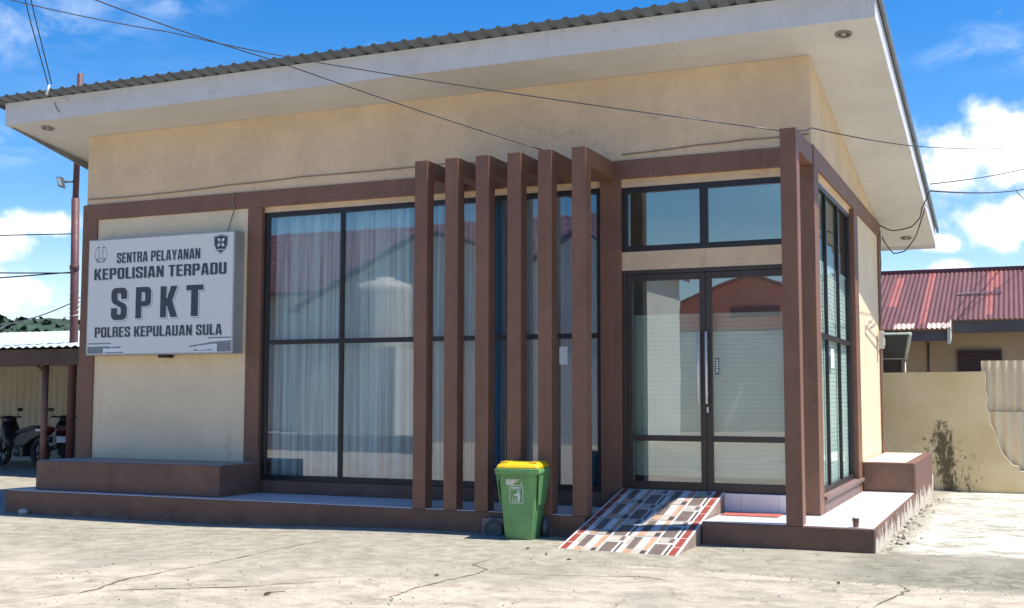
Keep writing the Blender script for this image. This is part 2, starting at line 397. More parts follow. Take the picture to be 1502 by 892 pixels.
def ground_mat():
    m, t, bs = new_mat('old_concrete_yard')
    p = t.n('ShaderNodeNewGeometry').outputs['Position']
    sp = t.n('ShaderNodeSeparateXYZ'); t.set(sp.inputs[0], p); x, y = sp.outputs[0], sp.outputs[1]
    n1 = t.noise(p, .9, 8, .65, .4); n2 = t.noise(p, 5, 7, .65, .5); n3 = t.noise(p, 38, 4, .7); n4 = t.noise(t.scale(p, (1, 1.35, 1)), 2.6, 10, .72, .5)
    wob = t.m('MULTIPLY', t.m('SUBTRACT', n2, .5), .5); wob2 = t.m('MULTIPLY', t.m('SUBTRACT', n1, .5), 2.4)
    # slabs
    grey = t.mix(t.ss(n2, .3, .7), (.235, .217, .165), (.385, .355, .28))
    warm = t.mix(t.ss(n4, .3, .66), (.265, .235, .18), (.52, .455, .355))
    crisp = t.ss(t.m('ADD', y, t.m('ADD', t.m('MULTIPLY', x, .085), t.m('MULTIPLY', wob, .22))), -1.80, -1.84)
    soft = t.ss(t.m('ADD', y, wob2), -3.3, -4.6)
    fgm = t.mix(t.ss(x, 8.4, 9.0), soft, crisp)
    c = t.mix(fgm, grey, warm)
    # pale slab beside the building, mossy strip in front of it
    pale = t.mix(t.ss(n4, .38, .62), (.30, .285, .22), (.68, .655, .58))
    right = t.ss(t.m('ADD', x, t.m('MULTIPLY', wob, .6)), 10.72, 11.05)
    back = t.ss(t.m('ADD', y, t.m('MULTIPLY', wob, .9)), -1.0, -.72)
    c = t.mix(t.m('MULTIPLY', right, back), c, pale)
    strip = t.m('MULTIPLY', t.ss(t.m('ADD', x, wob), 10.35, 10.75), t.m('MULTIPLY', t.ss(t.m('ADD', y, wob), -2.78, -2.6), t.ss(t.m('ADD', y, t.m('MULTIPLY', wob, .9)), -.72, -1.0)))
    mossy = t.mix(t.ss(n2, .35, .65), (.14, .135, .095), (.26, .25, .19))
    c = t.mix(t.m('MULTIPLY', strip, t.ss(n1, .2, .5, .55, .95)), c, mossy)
    # blotches, grit and worn streaks
    c = t.mix(t.ss(n1, .48, .68, 0, .5), c, (.25, .235, .19))
    c = t.mix(t.ss(t.noise(p, .55, 6, .6, .8), .52, .66, 0, .45), c, (.30, .275, .225))
    c = t.mix(t.ss(n4, .56, .70, 0, .6), c, (.24, .21, .16))
    c = t.mix(t.ss(n3, .54, .74, 0, .6), c, (.17, .15, .115))
    c = t.mix(t.ss(t.noise(t.scale(p, (1, 1.8, 1)), 90, 3, .7), .55, .75, 0, .45), c, (.15, .13, .10))
    c = t.mix(t.ss(t.noise(p, 16, 6, .7), .62, .74, 0, .45), c, (.72, .67, .57))
    # hairline crazing
    vo = t.n('ShaderNodeTexVoronoi', feature='DISTANCE_TO_EDGE'); vo.inputs['Scale'].default_value = .62
    t.set(vo.inputs['Vector'], t.vm('ADD', p, t.vm('MULTIPLY', t.n('ShaderNodeTexNoise').outputs[1], (0, 0, 0))))
    no = t.n('ShaderNodeTexNoise'); t.set(no.inputs['Vector'], p); no.inputs['Scale'].default_value = 2.4; no.inputs['Detail'].default_value = 7
    t.set(vo.inputs['Vector'], t.vm('ADD', p, t.scale(no.outputs[1], (.9, .9, .9))))
    crk = t.m('MULTIPLY', t.ss(vo.outputs[0], .012, .002), t.ss(n1, .45, .6, 0, .35))
    c = t.mix(crk, c, (.13, .11, .08))
    t.set(bs.inputs['Base Color'], c); bs.inputs['Roughness'].default_value = .9; bs.inputs['Specular IOR Level'].default_value = .25
    h = t.m('ADD', t.m('MULTIPLY', n2, .7), t.m('ADD', t.m('MULTIPLY', n3, .35), t.m('MULTIPLY', crk, -.8)))
    bump(t, bs, h, .8, .025)
    return m
struct('ground', g, ground_mat())

def crack(lines):
    mb = MB()
    for pts, w in lines:
        fine = []
        for a, b in zip(pts[:-1], pts[1:]):
            for k in range(7):
                q = k/7; fine.append((lerp(a[0], b[0], q)+random.uniform(-.018, .018), lerp(a[1], b[1], q)+random.uniform(-.018, .018)))
        fine.append(pts[-1])
        L = []
        for i, (x, y) in enumerate(fine):
            x2, y2 = fine[min(i+1, len(fine)-1)]; x1, y1 = fine[max(i-1, 0)]
            d = math.hypot(x2-x1, y2-y1) or 1; nx_, ny_ = -(y2-y1)/d, (x2-x1)/d
            ww = w*random.uniform(.25, 1.2)*min(1, .2+3*i/len(fine), .2+3*(len(fine)-1-i)/len(fine))
            z = gz(x, y)+.004
            L.append(((x+nx_*ww, y+ny_*ww, z), (x-nx_*ww, y-ny_*ww, z)))
        for (a, b), (c, d) in zip(L[:-1], L[1:]): mb.face([a, b, d, c])
    return mb
struct('ground_crack', crack([
    ([(5.308, -6.217), (5.473, -5.742), (5.526, -5.522), (5.347, -5.034), (5.383, -4.421), (5.421, -3.826), (5.406, -3.085), (5.427, -1.91)], .014),
    ([(5.547, -5.579), (5.877, -5.364), (6.429, -5.014), (6.972, -4.378)], .012),
    ([(7.855, -5.162), (7.685, -4.814), (7.672, -4.422), (7.713, -4.045), (7.774, -3.672), (7.771, -3.345), (7.533, -3.103), (7.519, -2.641)], .012),
    ([(7.851, -3.517), (8.323, -3.385), (9.076, -3.165), (9.456, -3.298)], .008),
    ([(10.982, -3.9), (11.061, -3.33), (11.135, -2.969), (11.04, -2.696)], .012)]),
    mat('crack_dirt', (.15, .125, .085), .95, .2, 8, 0))

def grit():
    mb = MB(); rnd = random.Random(3)
    def stone(x, y, s_):
        z = gz(x, y); a = rnd.uniform(0, 6.28); n_ = 5
        lo = [(x+s_*math.cos(a+k*6.283/n_)*rnd.uniform(.7, 1.1), y+s_*math.sin(a+k*6.283/n_)*rnd.uniform(.7, 1.1), z-.002) for k in range(n_)]
        top = (x+rnd.uniform(-.3, .3)*s_, y, z+s_*rnd.uniform(.5, .9)); mi = rnd.choice((0, 0, 1, 2))
        for k in range(n_): mb.face([lo[k], lo[(k+1) % n_], top], mi)
    for _ in range(2300):
        t = rnd.random()**1.2; y = lerp(-7, -1.2, t); x = rnd.uniform(4.5, 12.4) if y < -3 else rnd.uniform(-.2, 12.6)
        stone(x, y, rnd.choice((.004, .005, .006, .008, .012)))
    for _ in range(420):                      # crumbs along the cracks, the joint and the broken terrace edge
        x = rnd.uniform(8.4, 12.6); stone(x, -1.82-.085*x+rnd.gauss(0, .04), rnd.uniform(.004, .011))
    for _ in range(260):
        y = rnd.uniform(-1.0, 6.4); stone(10.70+abs(rnd.gauss(0, .09)), y, rnd.choice((.008, .012, .02, .035)))
    for _ in range(300):
        x = rnd.uniform(10.7, 14); y = rnd.uniform(-.9, 7.8); stone(x, y, rnd.uniform(.005, .016))
    return mb
tag(grit().build('loose_grit', [mat('grit_grey', (.24, .22, .18), .95, .2, 30, 0), mat('grit_dark', (.07, .06, .05), .95, .2, 30, 0), mat('grit_pale', (.5, .46, .39), .95, .2, 30, 0)]), 'loose grit and crumbs of concrete scattered over the yard', 'grit', kind='stuff')

# ------------------------------------------------------------------ far hills
def hills():
    mb = MB(); rows = []
    n = 90
    for i in range(n+1):
        az = R(lerp(-100, 40, i/n))
        px, py = math.sin(az), math.cos(az)
        prof = 36+3.5*math.sin(i*.37+1)+2*math.sin(i*.93)+1.5*math.sin(i*2.1)+random.uniform(-1.5, 1.5)
        prof *= lerp(1.0, .35, sstep(-35, 5, math.degrees(az)))
        rows.append([(px*d, py*d, prof*k+random.uniform(-1, 1)*(1 if k > .1 else 0)) for d, k in ((430, -.02), (520, .45), (600, .85), (640, 1.0), (760, .6), (900, -.02))])
    for a, b in zip(rows[:-1], rows[1:]):
        for k in range(5): mb.face([a[k], b[k], b[k+1], a[k+1]], sm=True)
    return mb
HILL = mat('forest_hill', (.028, .058, .030), .95, .5, .09, .8, .35)
struct('hills', hills(), HILL)
def forest():
    mb = MB()
    for i in range(2600):
        az = R(random.uniform(-58, -36)); d = random.uniform(560, 650)
        x, y = math.sin(az)*d, math.cos(az)*d
        z = lerp(22, 36, (d-560)/80) + random.uniform(-4, 3.5)
        s = random.uniform(2.2, 5)
        for k in range(3):
            a, b = random.uniform(0, 6.28), random.uniform(-.9, .9)
            u = Vector((math.cos(a), math.sin(a), b))*s; v = Vector((-math.sin(a), math.cos(a), random.uniform(.4, 1)))*s*.7
            c = Vector((x, y, z+random.uniform(0, 3)))
            mb.face([c-u*.5-v*.5, c+u*.5-v*.4, c+u*.4+v*.5, c-u*.3+v*.5])
    return mb
tag(forest().build('hillside_forest', HILL), 'dark green wooded ridge far behind the motorcycle shelter roof', 'forest', kind='stuff')

# ================================================================== the building
K = .1606; ZS = 5.1228
def zr(y, d=0): return ZS-K*y+d
B = thing('office_building', 'single storey cream police service office with brown frame and big sloping grey roof', 'building', (5, 3, 0))
WX = 10.0; BD = 6.15; P = .03; ZB0, ZB1 = 3.929, 4.145
# --- shell: front wall pieces, right wall pieces, left and back walls
w = MB()
w.prism([(0, ZB0), (.12, ZB0), (.12, zr(.12)), (0, zr(0))], 0, 0, WX)                       # upper front band, under the soffit
w.box(0.02, 2.8, 0, .12, .2, ZB0)                                                            # panel behind the sign
w.box(2.8, 7.7, .03, .12, 3.86, ZB0); w.box(7.7, 9.8, .03, .12, 3.84, ZB0)                     # strips above the glazing
w.box(7.86, 9.8, .03, .12, 2.893, 3.103)                                                     # band between transom and door
w.prism([(.12, ZB0), (BD, ZB0), (BD, zr(BD)), (.12, zr(.12))], 0, WX-.12, WX)               # upper right band
w.box(WX-.12, WX-.03, .2, 3.2, 3.86, ZB0)
w.box(WX-.12, WX, 3.44, BD, .2, ZB0)
w.prism([(.12, .2), (BD, .2), (BD, zr(BD)), (.12, zr(.12))], 0, 0, .12)                      # left wall
w.box(.12, WX-.12, BD-.12, BD-.002, .2, zr(BD))                                              # back wall
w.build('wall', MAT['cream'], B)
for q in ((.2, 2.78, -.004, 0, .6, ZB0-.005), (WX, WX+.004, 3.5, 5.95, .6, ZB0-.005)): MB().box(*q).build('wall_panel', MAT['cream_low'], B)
# --- brown beams and columns (plane y=-P and x=WX+P)
b = MB(); b.box(-.042, WX+P, -P, -.0, ZB0, ZB1)
b.box(WX, WX+P, 0, BD+.03, ZB0, ZB1)
b.build('frame_beam', MAT['brown'], B, .006)
def col(x0, x1, y0, y1, z0=.25):
    MB().box(x0, x1, y0, y1, z0, ZB0).build('column', MAT['brown'], B, .006)
col(-.042, .2196, -P, .13); col(2.772, 2.9965, -P, .12); col(7.6354, 7.878, -P, .12); col(9.79, WX+P, -P, .26)
col(WX-.1, WX+P, 3.12, 3.48); col(WX-.1, WX+P, 5.95, BD+.03)
# plinth under the glazing
b = MB(); b.box(2.9965, 7.6354, -.015, .12, .25, .405); b.box(2.9965, 7.6354, .02, .12, .405, .415)
b.build('plinth', MAT['brown_old'], B, .008)
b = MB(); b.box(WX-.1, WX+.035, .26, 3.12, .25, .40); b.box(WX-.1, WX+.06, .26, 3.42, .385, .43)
b.build('window_sill', mat('greyish_brown_sill', (.19, .12, .105), .6, .12, 4, .25, 40, stain=(.34, .26, .22), stain_amt=.5), B, .006)  # sill paint is a greyer brown than the frame
# white tiled door step
b = MB(); b.box(7.878, 9.79, -.01, 1.2, .25, .448); b.build('door_step', MAT['tile_white'], B, .004)

# --- roof, soffit, fascia
XL, XR, YF, YB = -.8824, 10.7535, -.6807, 7.4587
def sl(mb, x0, x1, y0, y1, d0, d1, mi=0):
    mb.hexa([(x0, y0, zr(y0, d0)), (x1, y0, zr(y0, d0)), (x1, y1, zr(y1, d0)), (x0, y1, zr(y1, d0))],
            [(x0, y0, zr(y0, d1)), (x1, y0, zr(y0, d1)), (x1, y1, zr(y1, d1)), (x0, y1, zr(y1, d1))], mi)
s_ = MB(); sl(s_, XL+.02, XR-.02, YF+.02, YB-.02, .003, .02)
def soffit_mat():
    m = mat('soffit_panels', (.60, .59, .555), .8, .05, 1.1, .05, 40, stain=(.52, .46, .36), stain_amt=.4)
    t = NT(m.node_tree); bs = m.node_tree.nodes['Principled BSDF']; old = bs.inputs['Base Color'].links[0].from_socket
    sp = t.n('ShaderNodeSeparateXYZ'); t.set(sp.inputs[0], t.n('ShaderNodeNewGeometry').outputs['Position'])
    j = None
    for a, st, of in ((sp.outputs[0], 2.44, 1.1), (sp.outputs[1], 2.2, .25)):
        q = t.m('ABSOLUTE', t.m('SUBTRACT', t.m('PINGPONG', t.m('ADD', a, of+20*st), st/2), 0)); q = t.ss(q, .008, .003, 0, .28)
        j = q if j is None else t.m('MAXIMUM', j, q)
    t.set(bs.inputs['Base Color'], t.mix(j, old, (.25, .22, .18)))
    return m
s_.build('soffit', soffit_mat(), B)
f_ = MB()
sl(f_, XL, XR, YF, YF+.02, 0, .3055)
sl(f_, XR-.02, XR, YF+.02, YB-.02, 0, .3055); sl(f_, XL, XR, YB-.02, YB, -.05, .3)
f_.hexa([(XL, YF+.02, zr(YF+.02, 0)), (XL+.02, YF+.02, zr(YF+.02, 0)), (XL+.02, YB-.02, zr(YB, -.22)), (XL, YB-.02, zr(YB, -.22))],
        [(XL, YF+.02, zr(YF+.02, .3)), (XL+.02, YF+.02, zr(YF+.02, .3)), (XL+.02, YB-.02, zr(YB-.02, .3)), (XL, YB-.02, zr(YB-.02, .3))])
f_.build('fascia', MAT['fascia'], B)
# soffit edge strip on the left, a dark grey batten
e = MB(); e.hexa([(XL+.02, YF+.1, zr(YF+.1, -.006)), (XL+.05, YF+.1, zr(YF+.1, -.006)), (XL+.05, 4, zr(4, -.3)), (XL+.02, 4, zr(4, -.3))],
                 [(XL+.02, YF+.1, zr(YF+.1, 0)), (XL+.05, YF+.1, zr(YF+.1, 0)), (XL+.05, 4, zr(4, 0)), (XL+.02, 4, zr(4, 0))])
e.build('eave_batten', mat('grey_batten', (.24, .24, .25), .8, .2, 3, .2, 40), B)
# trapezoid-ribbed steel sheet
rf = MB(); prof = []; xx = XL-.13
while xx < XR-.1:
    prof += [(xx, 0), (xx+.115, 0), (xx+.135, .021), (xx+.18, .021), (xx+.2, 0)]; xx += .2
pp = [q for i, q in enumerate(prof) if i == 0 or q != prof[i-1]]
pp = [q for i, q in enumerate(pp) if i == 0 or abs(q[0]-pp[i-1][0]) > 1e-4]
ys = [YF-.2, YB+.16]
n = len(pp)
rf.add([(x, y, zr(y, .312+h)) for y in ys for x, h in pp]+[(x, y, zr(y, .309+h)) for y in ys for x, h in pp],
       [(i, i+1, n+i+1, n+i) for i in range(n-1)]+[(2*n+i+1, 2*n+i, 3*n+i, 3*n+i+1) for i in range(n-1)]+[(i+1, i, 2*n+i, 2*n+i+1) for i in range(n-1)])
roof = rf.build('roof', MAT['roofmetal'], B)
tr = MB(); xe = pp[-1][0]
sl(tr, xe-.02, xe+.012, YF-.19, YB+.16, .25, .34); tr.build('roof_edge_trim', MAT['roofmetal'], roof)
tr = MB(); sl(tr, pp[0][0]-.01, pp[0][0]+.0, YF-.19, YB+.16, .27, .33); tr.build('roof_edge_trim', MAT['roofmetal'], roof)
# downlights recessed in the soffit
for x, y in ((-.34, -.44), (10.41, -.39), (10.35, 6.94), (5.0, -.42)):
    if x == 5.0: continue
    nrm = Vector((0, K, 1)).normalized(); c = Vector((x, y, zr(y)))
    d = MB().lathe([(.085, -.002), (.085, -.012), (.062, -.014), (.055, .0)], c, nrm, 24).build('downlight', mat('downlight_ring', (.22, .2, .17), .4, .1, 10, 0), B)
    MB().lathe([(.056, -.003), (.0, -.002)], c, nrm, 20).build('lamp_lens', MAT['black'], d)
    MB().lathe([(.03, -.004), (.026, -.012), (0, -.016)], c, nrm, 16).build('bulb', plain('bulb_glass', (.4, .38, .34), .2), d)

# --- terrace platform and low blocks
SF = -1.0165
XP0, XP1 = -.267, 10.676
pl = MB(); pl.box(XP0, 7.80, SF, -.031, -.3, .244); pl.box(9.03, XP1, SF, -.031, -.3, .244); pl.box(7.80, 9.03, -.6, -.031, -.3, .24)
pl.box(0, XP1, -.031, 6.4487, -.3, .243)
pl.build('terrace_plinth', [MAT['brown_old']], B, .01)
pl = MB(); pl.box(XP1, XP1+.004, SF+.02, 6.43, -.3, .225); pl.box(XP1-.003, XP1+.004, 3.47, 6.43, .225, .61)
pl.build('peeling_side', MAT['brown_side'], B)
tl = MB(); tl.box(XP0+.02, 7.79, SF+.012, -.032, .246, .251); tl.box(9.04, XP1-.012, SF+.012, -.032, .246, .251); tl.box(WX+.03, XP1-.012, -.032, 3.43, .246, .251)
tl.build('floor_tiles', MAT['tile_white'], B)
bl = MB(); bl.box(.0721, 3.0266, -.8394, -.031, .252, .6304); bl.build('bench_block', MAT['brown_old'], B, .012)
bl = MB(); bl.box(.09, 3.01, -.82, -.032, .6305, .633); bl.build('bench_top', mat('bench_top_grey', (.30, .25, .23), .6, .12, 3, .2, 40), B)
bl = MB(); bl.box(WX+.031, XP1-.002, 3.439, 6.4487, .252, .629); bl.build('bench_block', MAT['brown_old'], B, .012)
bl = MB(); bl.box(WX+.032, XP1-.11, 3.46, 6.2, .629, .634); bl.build('bench_top', mat('bench_top_cream', (.66, .60, .47), .7, .08, 3, .2, 40, stain=(.4, .33, .22), stain_amt=.5), B)
# --- L-shaped slat frames standing on the platform edge
QX = [5.7803, 6.1629, 6.5386, 6.9199, 7.2780, 7.6665]
ZT = 4.1211
for x in QX:
    q = MB(); q.box(x, x+.1605, SF, SF+.165, .245, ZT); q.box(x+.0005, x+.16, SF+.165, -P-.001, ZT-.195, ZT-.0005)
    q.build('slat_frame', MAT['brown'], B, .005)
q = MB(); q.box(9.8601, 10.0199, SF, SF+.165, .245, ZT); q.box(9.861, 10.0185, SF+.165, -P-.001, ZT-.195, ZT-.001)
q.build('corner_post', MAT['brown'], B, .005)

# --- windows
def window(x0, x1, z0, z1, xs, zs_, y0=.035, y1=.10, fr=.062, mu=.05, fm=None, gm=None, ax=0, xc=None):
    """frame with bars in the plane y; ax=1 turns it onto the right-hand wall (x0,x1 are then y values)"""
    mb = MB(); gb = MB()
    def bx(m, a0, a1, z0_, z1_, d0, d1):
        if ax == 0: m.box(a0, a1, d0, d1, z0_, z1_)
        else: m.box(xc-d1, xc-d0, a0, a1, z0_, z1_)
    bx(mb, x0, x0+fr, z0, z1, y0, y1); bx(mb, x1-fr, x1, z0, z1, y0, y1)
    bx(mb, x0+fr, x1-fr, z0, z0+fr, y0, y1); bx(mb, x0+fr, x1-fr, z1-fr, z1, y0, y1)
    for x in xs: bx(mb, x-mu/2, x+mu/2, z0+fr, z1-fr, y0+.004, y1)
    ed = [x0+fr]+sorted(xs)+[x1-fr]
    for z in zs_:
        for a, c in zip(ed[:-1], ed[1:]):
            bx(mb, a+(mu/2 if a in xs else 0), c-(mu/2 if c in xs else 0), z-.03, z+.03, y0+.008, y1)
    o = mb.build('window', fm or MAT['frame'], B, .004)
    bx(gb, x0+.02, x1-.02, z0+.02, z1-.02, .062, .068)
    gb.build('glass', gm or MAT['glass'], o)
    return o
window(2.9975, 7.634, .415, 3.858, [4.17, 5.315, 6.46], [2.17])
window(7.879, 9.789, 3.105, 3.838, [8.818], [], fr=.064, mu=.09, gm=MAT['glass_hazy'])
window(.262, 3.118, .432, 3.858, [1.19, 2.15], [2.16], y0=.032, y1=.076, fr=.06, ax=1, xc=WX, gm=MAT['glass_side'])
# glass sits at y = .062 on the front, 62 mm behind the side wall

# --- door: fixed frame and two leaves
dfm = MB(); dfm.box(7.879, 7.925, .03, .12, .449, 2.892); dfm.box(9.743, 9.789, .03, .12, .449, 2.892); dfm.box(7.925, 9.743, .03, .12, 2.845, 2.892)
dfm.build('door_frame', MAT['doorframe'], B, .004)
for x0, x1, hx in ((7.928, 8.826, 8.754), (8.829, 9.741, 8.846)):
    lf = MB(); st = .065
    a0, a1 = x0+st, x1-st
    lf.box(x0, a0, .036, .09, .455, 2.842); lf.box(a1, x1, .036, .09, .455, 2.842)
    lf.box(a0, a1, .037, .09, .455, .548); lf.box(a0, a1, .037, .09, 2.77, 2.842); lf.box(a0, a1, .037, .09, .99, 1.053)
    d = lf.build('door_leaf', MAT['doorframe'], B, .004)
    MB().box(a0-.01, a1+.01, .060, .068, .54, 2.78).build('glass', MAT['glass_door'], d)
    hn = MB(); hn.tube([(hx, -.03, 1.40), (hx, -.03, 2.186)], .014, 12)
    for z in (1.52, 2.07): hn.tube([(hx, -.03, z), (hx, .036, z)], .008, 8)
    hn.build('door_handle', MAT['steel'], d)
    if x0 > 8.5:
        lk = MB(); lk.box(8.832, 8.852, .026, .036, 1.305, 1.365); lk.lathe([(.0, -.006), (.008, -.006), (.008, .0)], (8.842, .026, 1.335), (0, -1, 0), 12)
        lk.build('lock', MAT['steel'], d)
        sk = MB(); sk.box(8.925, 8.965, .0585, .0595, 1.72, 1.895, 0)
        for k in range(6): sk.box(8.932, 8.958, .0575, .0585, 1.735+k*.026, 1.752+k*.026, 1)
        sk.build('sticker', [MAT['black'], MAT['paper']], d)
# --- inside of the room
r_ = MB(); r_.box(.12, WX-.12, .12, BD-.12, .25, .262); r_.build('interior_floor', MAT['floor_in'], B)
r_ = MB(); r_.box(.12, WX-.12, .12, BD-.12, 4.02, 4.04); r_.build('interior_ceiling', MAT['ceiling_in'], B)
r_ = MB(); r_.box(.121, WX-.121, 3.5, 3.55, .262, 4.02); r_.build('partition_wall', MAT['dark_in'], B)
MB().lathe([(.0, -.004), (.07, -.004), (.085, -.012), (.09, .0)], (9.05, 1.9, 4.018), (0, 0, 1), 20).build('ceiling_lamp', MAT['steel'], B)

# ------------------------------------------------------------------ curtains, blinds, papers (hung inside)
def curtain(label, x0, x1, y, z0, z1, m, amp=.035, per=.13, grp=None):
    mb = MB(); n_ = int((x1-x0)/.012)+2; rows = 7; ph = [random.uniform(0, 6) for _ in range(4)]
    vs = []
    for j in range(rows):
        tz = j/(rows-1)
        for i in range(n_):
            x = x0+(x1-x0)*i/(n_-1)
            a = amp*(.75+.35*math.sin(x*3.1+ph[0]))
            yy = y+a*math.sin(2*math.pi*x/per+ph[1]+.9*math.sin(x*5+ph[2])+.25*math.sin(tz*3+x*9))+.012*math.sin(x*61+ph[3])
            vs.append((x+.01*math.sin(tz*2.5+x*8), yy, lerp(z0, z1, tz)))
    mb.add(vs, [(j*n_+i, j*n_+i+1, (j+1)*n_+i+1, (j+1)*n_+i) for j in range(rows-1) for i in range(n_-1)], sm=True)
    return tag(mb.build('curtain', m), label, 'curtain', grp)
SHEER = cloth('pale_blue_sheer', (.62, .80, .88), .2); BLUE = cloth('deep_blue_curtain', (.06, .22, .38), .1)
curtain('pale blue sheer curtain in soft folds behind the big left window', 3.04, 5.72, .24, .45, 3.95, SHEER, .055, .15)
curtain('narrow dark blue curtain between the third and fourth brown slats', 6.17, 6.31, .26, .45, 3.95, BLUE, .025, .09)
curtain('dark blue curtain beside the right end of the slatted window', 7.05, 7.60, .26, .45, 3.95, BLUE, .025, .1)
curtain('grey white sheer curtain hanging behind the brown slats', 5.74, 7.05, .36, .45, 3.95, cloth('grey_sheer', (.58, .63, .62), .2), .02, .16)
def blind(label, a0, a1, z0, z1, d, ax):
    mb = MB(); z = z0
    while z < z1:
        if ax == 0: mb.hexa([(a0, d-.005, z), (a1, d-.005, z), (a1, d-.0038, z), (a0, d-.0038, z)], [(a0, d+.003, z+.0475), (a1, d+.003, z+.0475), (a1, d+.0042, z+.0475), (a0, d+.0042, z+.0475)])
        else: mb.hexa([(d+.002, a0, z), (d+.002, a1, z), (d+.001, a1, z), (d+.001, a0, z)], [(d-.0005, a0, z+.047), (d-.0005, a1, z+.047), (d-.0015, a1, z+.047), (d-.0015, a0, z+.047)])
        z += .05
    for t in (.15, .5, .85):
        a = lerp(a0, a1, t)
        if ax == 0: mb.tube([(a, d-.013, z0), (a, d-.013, z1)], .0016, 4)
        else: mb.tube([(d+.013, a, z0), (d+.013, a, z1)], .0016, 4)
    if ax == 0: mb.box(a0, a1, d-.005, d+.03, z1, z1+.03)
    else: mb.box(d-.03, d+.005, a0, a1, z1, z1+.03)
    return tag(mb.build('window_blind', BLINDM), label, 'blind')
BLINDM = mat('pale_green_slats', (.68, .77, .71), .5, .04, 3, 0)
blind('wide pale horizontal slat blind behind the double glass door', 7.93, 9.74, .6, 2.36, .2, 0)
blind('pale horizontal slat blind behind the tall side window', .3, 3.4, .46, 3.0, 9.905, 1)
def paper(label, vs):
    tag(MB().hexa(*vs).build('paper_notice', MAT['paper']), label, 'paper')
def pbox(x0, x1, y0, y1, z0, z1):
    return [(x0, y0, z0), (x1, y0, z0), (x1, y1, z0), (x0, y1, z0)], [(x0, y0, z1), (x1, y0, z1), (x1, y1, z1), (x0, y1, z1)]
paper('small white paper stuck on the glass behind the fifth and sixth slats', pbox(7.105, 7.205, .0575, .0605, 1.845, 2.05))
paper('pale paper sheet on the first pane of the side window', pbox(9.9395, 9.9415, .58, .79, 1.80, 2.03))
paper('pale paper sheet on the middle pane of the side window', pbox(9.9395, 9.9415, 1.50, 1.74, 1.82, 2.04))

# ------------------------------------------------------------------ sign
SX0, SX1, SZ0, SZ1, SY = .262, 2.712, 2.026, 3.614, -.215
SG = thing('sign_board', 'white light box sign reading SENTRA PELAYANAN KEPOLISIAN TERPADU SPKT on the wall', 'sign', (1.5, -.1, 2.026))
s_ = MB(); s_.box(SX0, SX1, SY, -.006, SZ0, SZ1); s_.build('case', mat('sign_aluminium', (.42, .42, .41), .45, .1, 2, 0, metal=.3), SG, .004)
s_ = MB(); s_.box(SX0+.018, SX1-.018, SY-.003, SY, SZ0+.018, SZ1-.018); s_.build('face', mat('sign_face_sheet', (.72, .71, .675), .6, .008, 1.4, 0, spec=.15), SG)
INK = plain('sign_ink', (.045, .055, .075), .5); INKG = plain('sign_grey', (.22, .24, .27), .5); INKW = plain('sign_white', (.74, .76, .78), .5)
FADE = plain('sign_faded_emblem', (.46, .48, .50), .5); BAND = plain('sign_band_grey', (.2, .21, .23), .5)
SW, SH = SX1-SX0, SZ1-SZ0
def sgn(u, v): return SX0+SW*u, SZ1-SH*v
def lettering(body, u0, u1, v0, v1, bold, dep, m, name='lettering', spacing=1.0, dx=0, dz=0, grow=0):
    x0, zt = sgn(u0, v0); x1, zb = sgn(u1, v1)
    for vs, fs in text_mesh(body, x1-x0+2*grow, zt-zb+2*grow, bold, spacing):
        mb = MB(); mb.add([(x0-grow+dx+a, SY-.003-dep, zb-grow+dz+c) for a, c in vs], fs)
        mb.build(name, m, SG)
def line3(body, u0, u1, v0, v1, bold, spacing=1.0, big=False):
    k = .018 if big else .008
    lettering(body, u0, u1, v0, v1, .008 if big else .001, .0008, INKG, 'lettering_shadow', spacing, k, -k, 0)
    lettering(body, u0, u1, v0, v1, .008 if big else .001, .0014, INKW, 'lettering_edge', spacing, k*.55, -k*.55, 0)
    lettering(body, u0, u1, v0, v1, .004 if big else 0, .002, INK, 'lettering', spacing)
line3('SENTRA PELAYANAN', .205, .778, .127, .215, .06)
line3('KEPOLISIAN TERPADU', .047, .952, .255, .352, .065)
line3('S', .176, .285, .43, .70, .085, big=True); line3('P', .348, .452, .432, .692, .085, big=True)
line3('K', .518, .632, .434, .690, .085, big=True); line3('T', .692, .803, .434, .688, .085, big=True)
line3('POLRES KEPULAUAN SULA', .062, .93, .76, .848, .06)
def flat(name, polys, m, dep, parent=SG):
    mb = MB()
    for p in polys: mb.face([(x, SY-.003-dep, z) for x, z in p][::-1] if False else [(x, SY-.003-dep, z) for x, z in p])
    return mb.build(name, m, parent)
def ell(cx, cz, rx, rz, n=24, a0=0, a1=2*math.pi): return [(cx+rx*math.cos(lerp(a0, a1, k/n)), cz+rz*math.sin(lerp(a0, a1, k/n))) for k in range(n)]
def ring(cx, cz, r0, r1, n=24): return [[(cx+r0*math.cos(2*math.pi*k/n), cz+r0*math.sin(2*math.pi*k/n)), (cx+r1*math.cos(2*math.pi*k/n), cz+r1*math.sin(2*math.pi*k/n)), (cx+r1*math.cos(2*math.pi*(k+1)/n), cz+r1*math.sin(2*math.pi*(k+1)/n)), (cx+r0*math.cos(2*math.pi*(k+1)/n), cz+r0*math.sin(2*math.pi*(k+1)/n))] for k in range(n)]
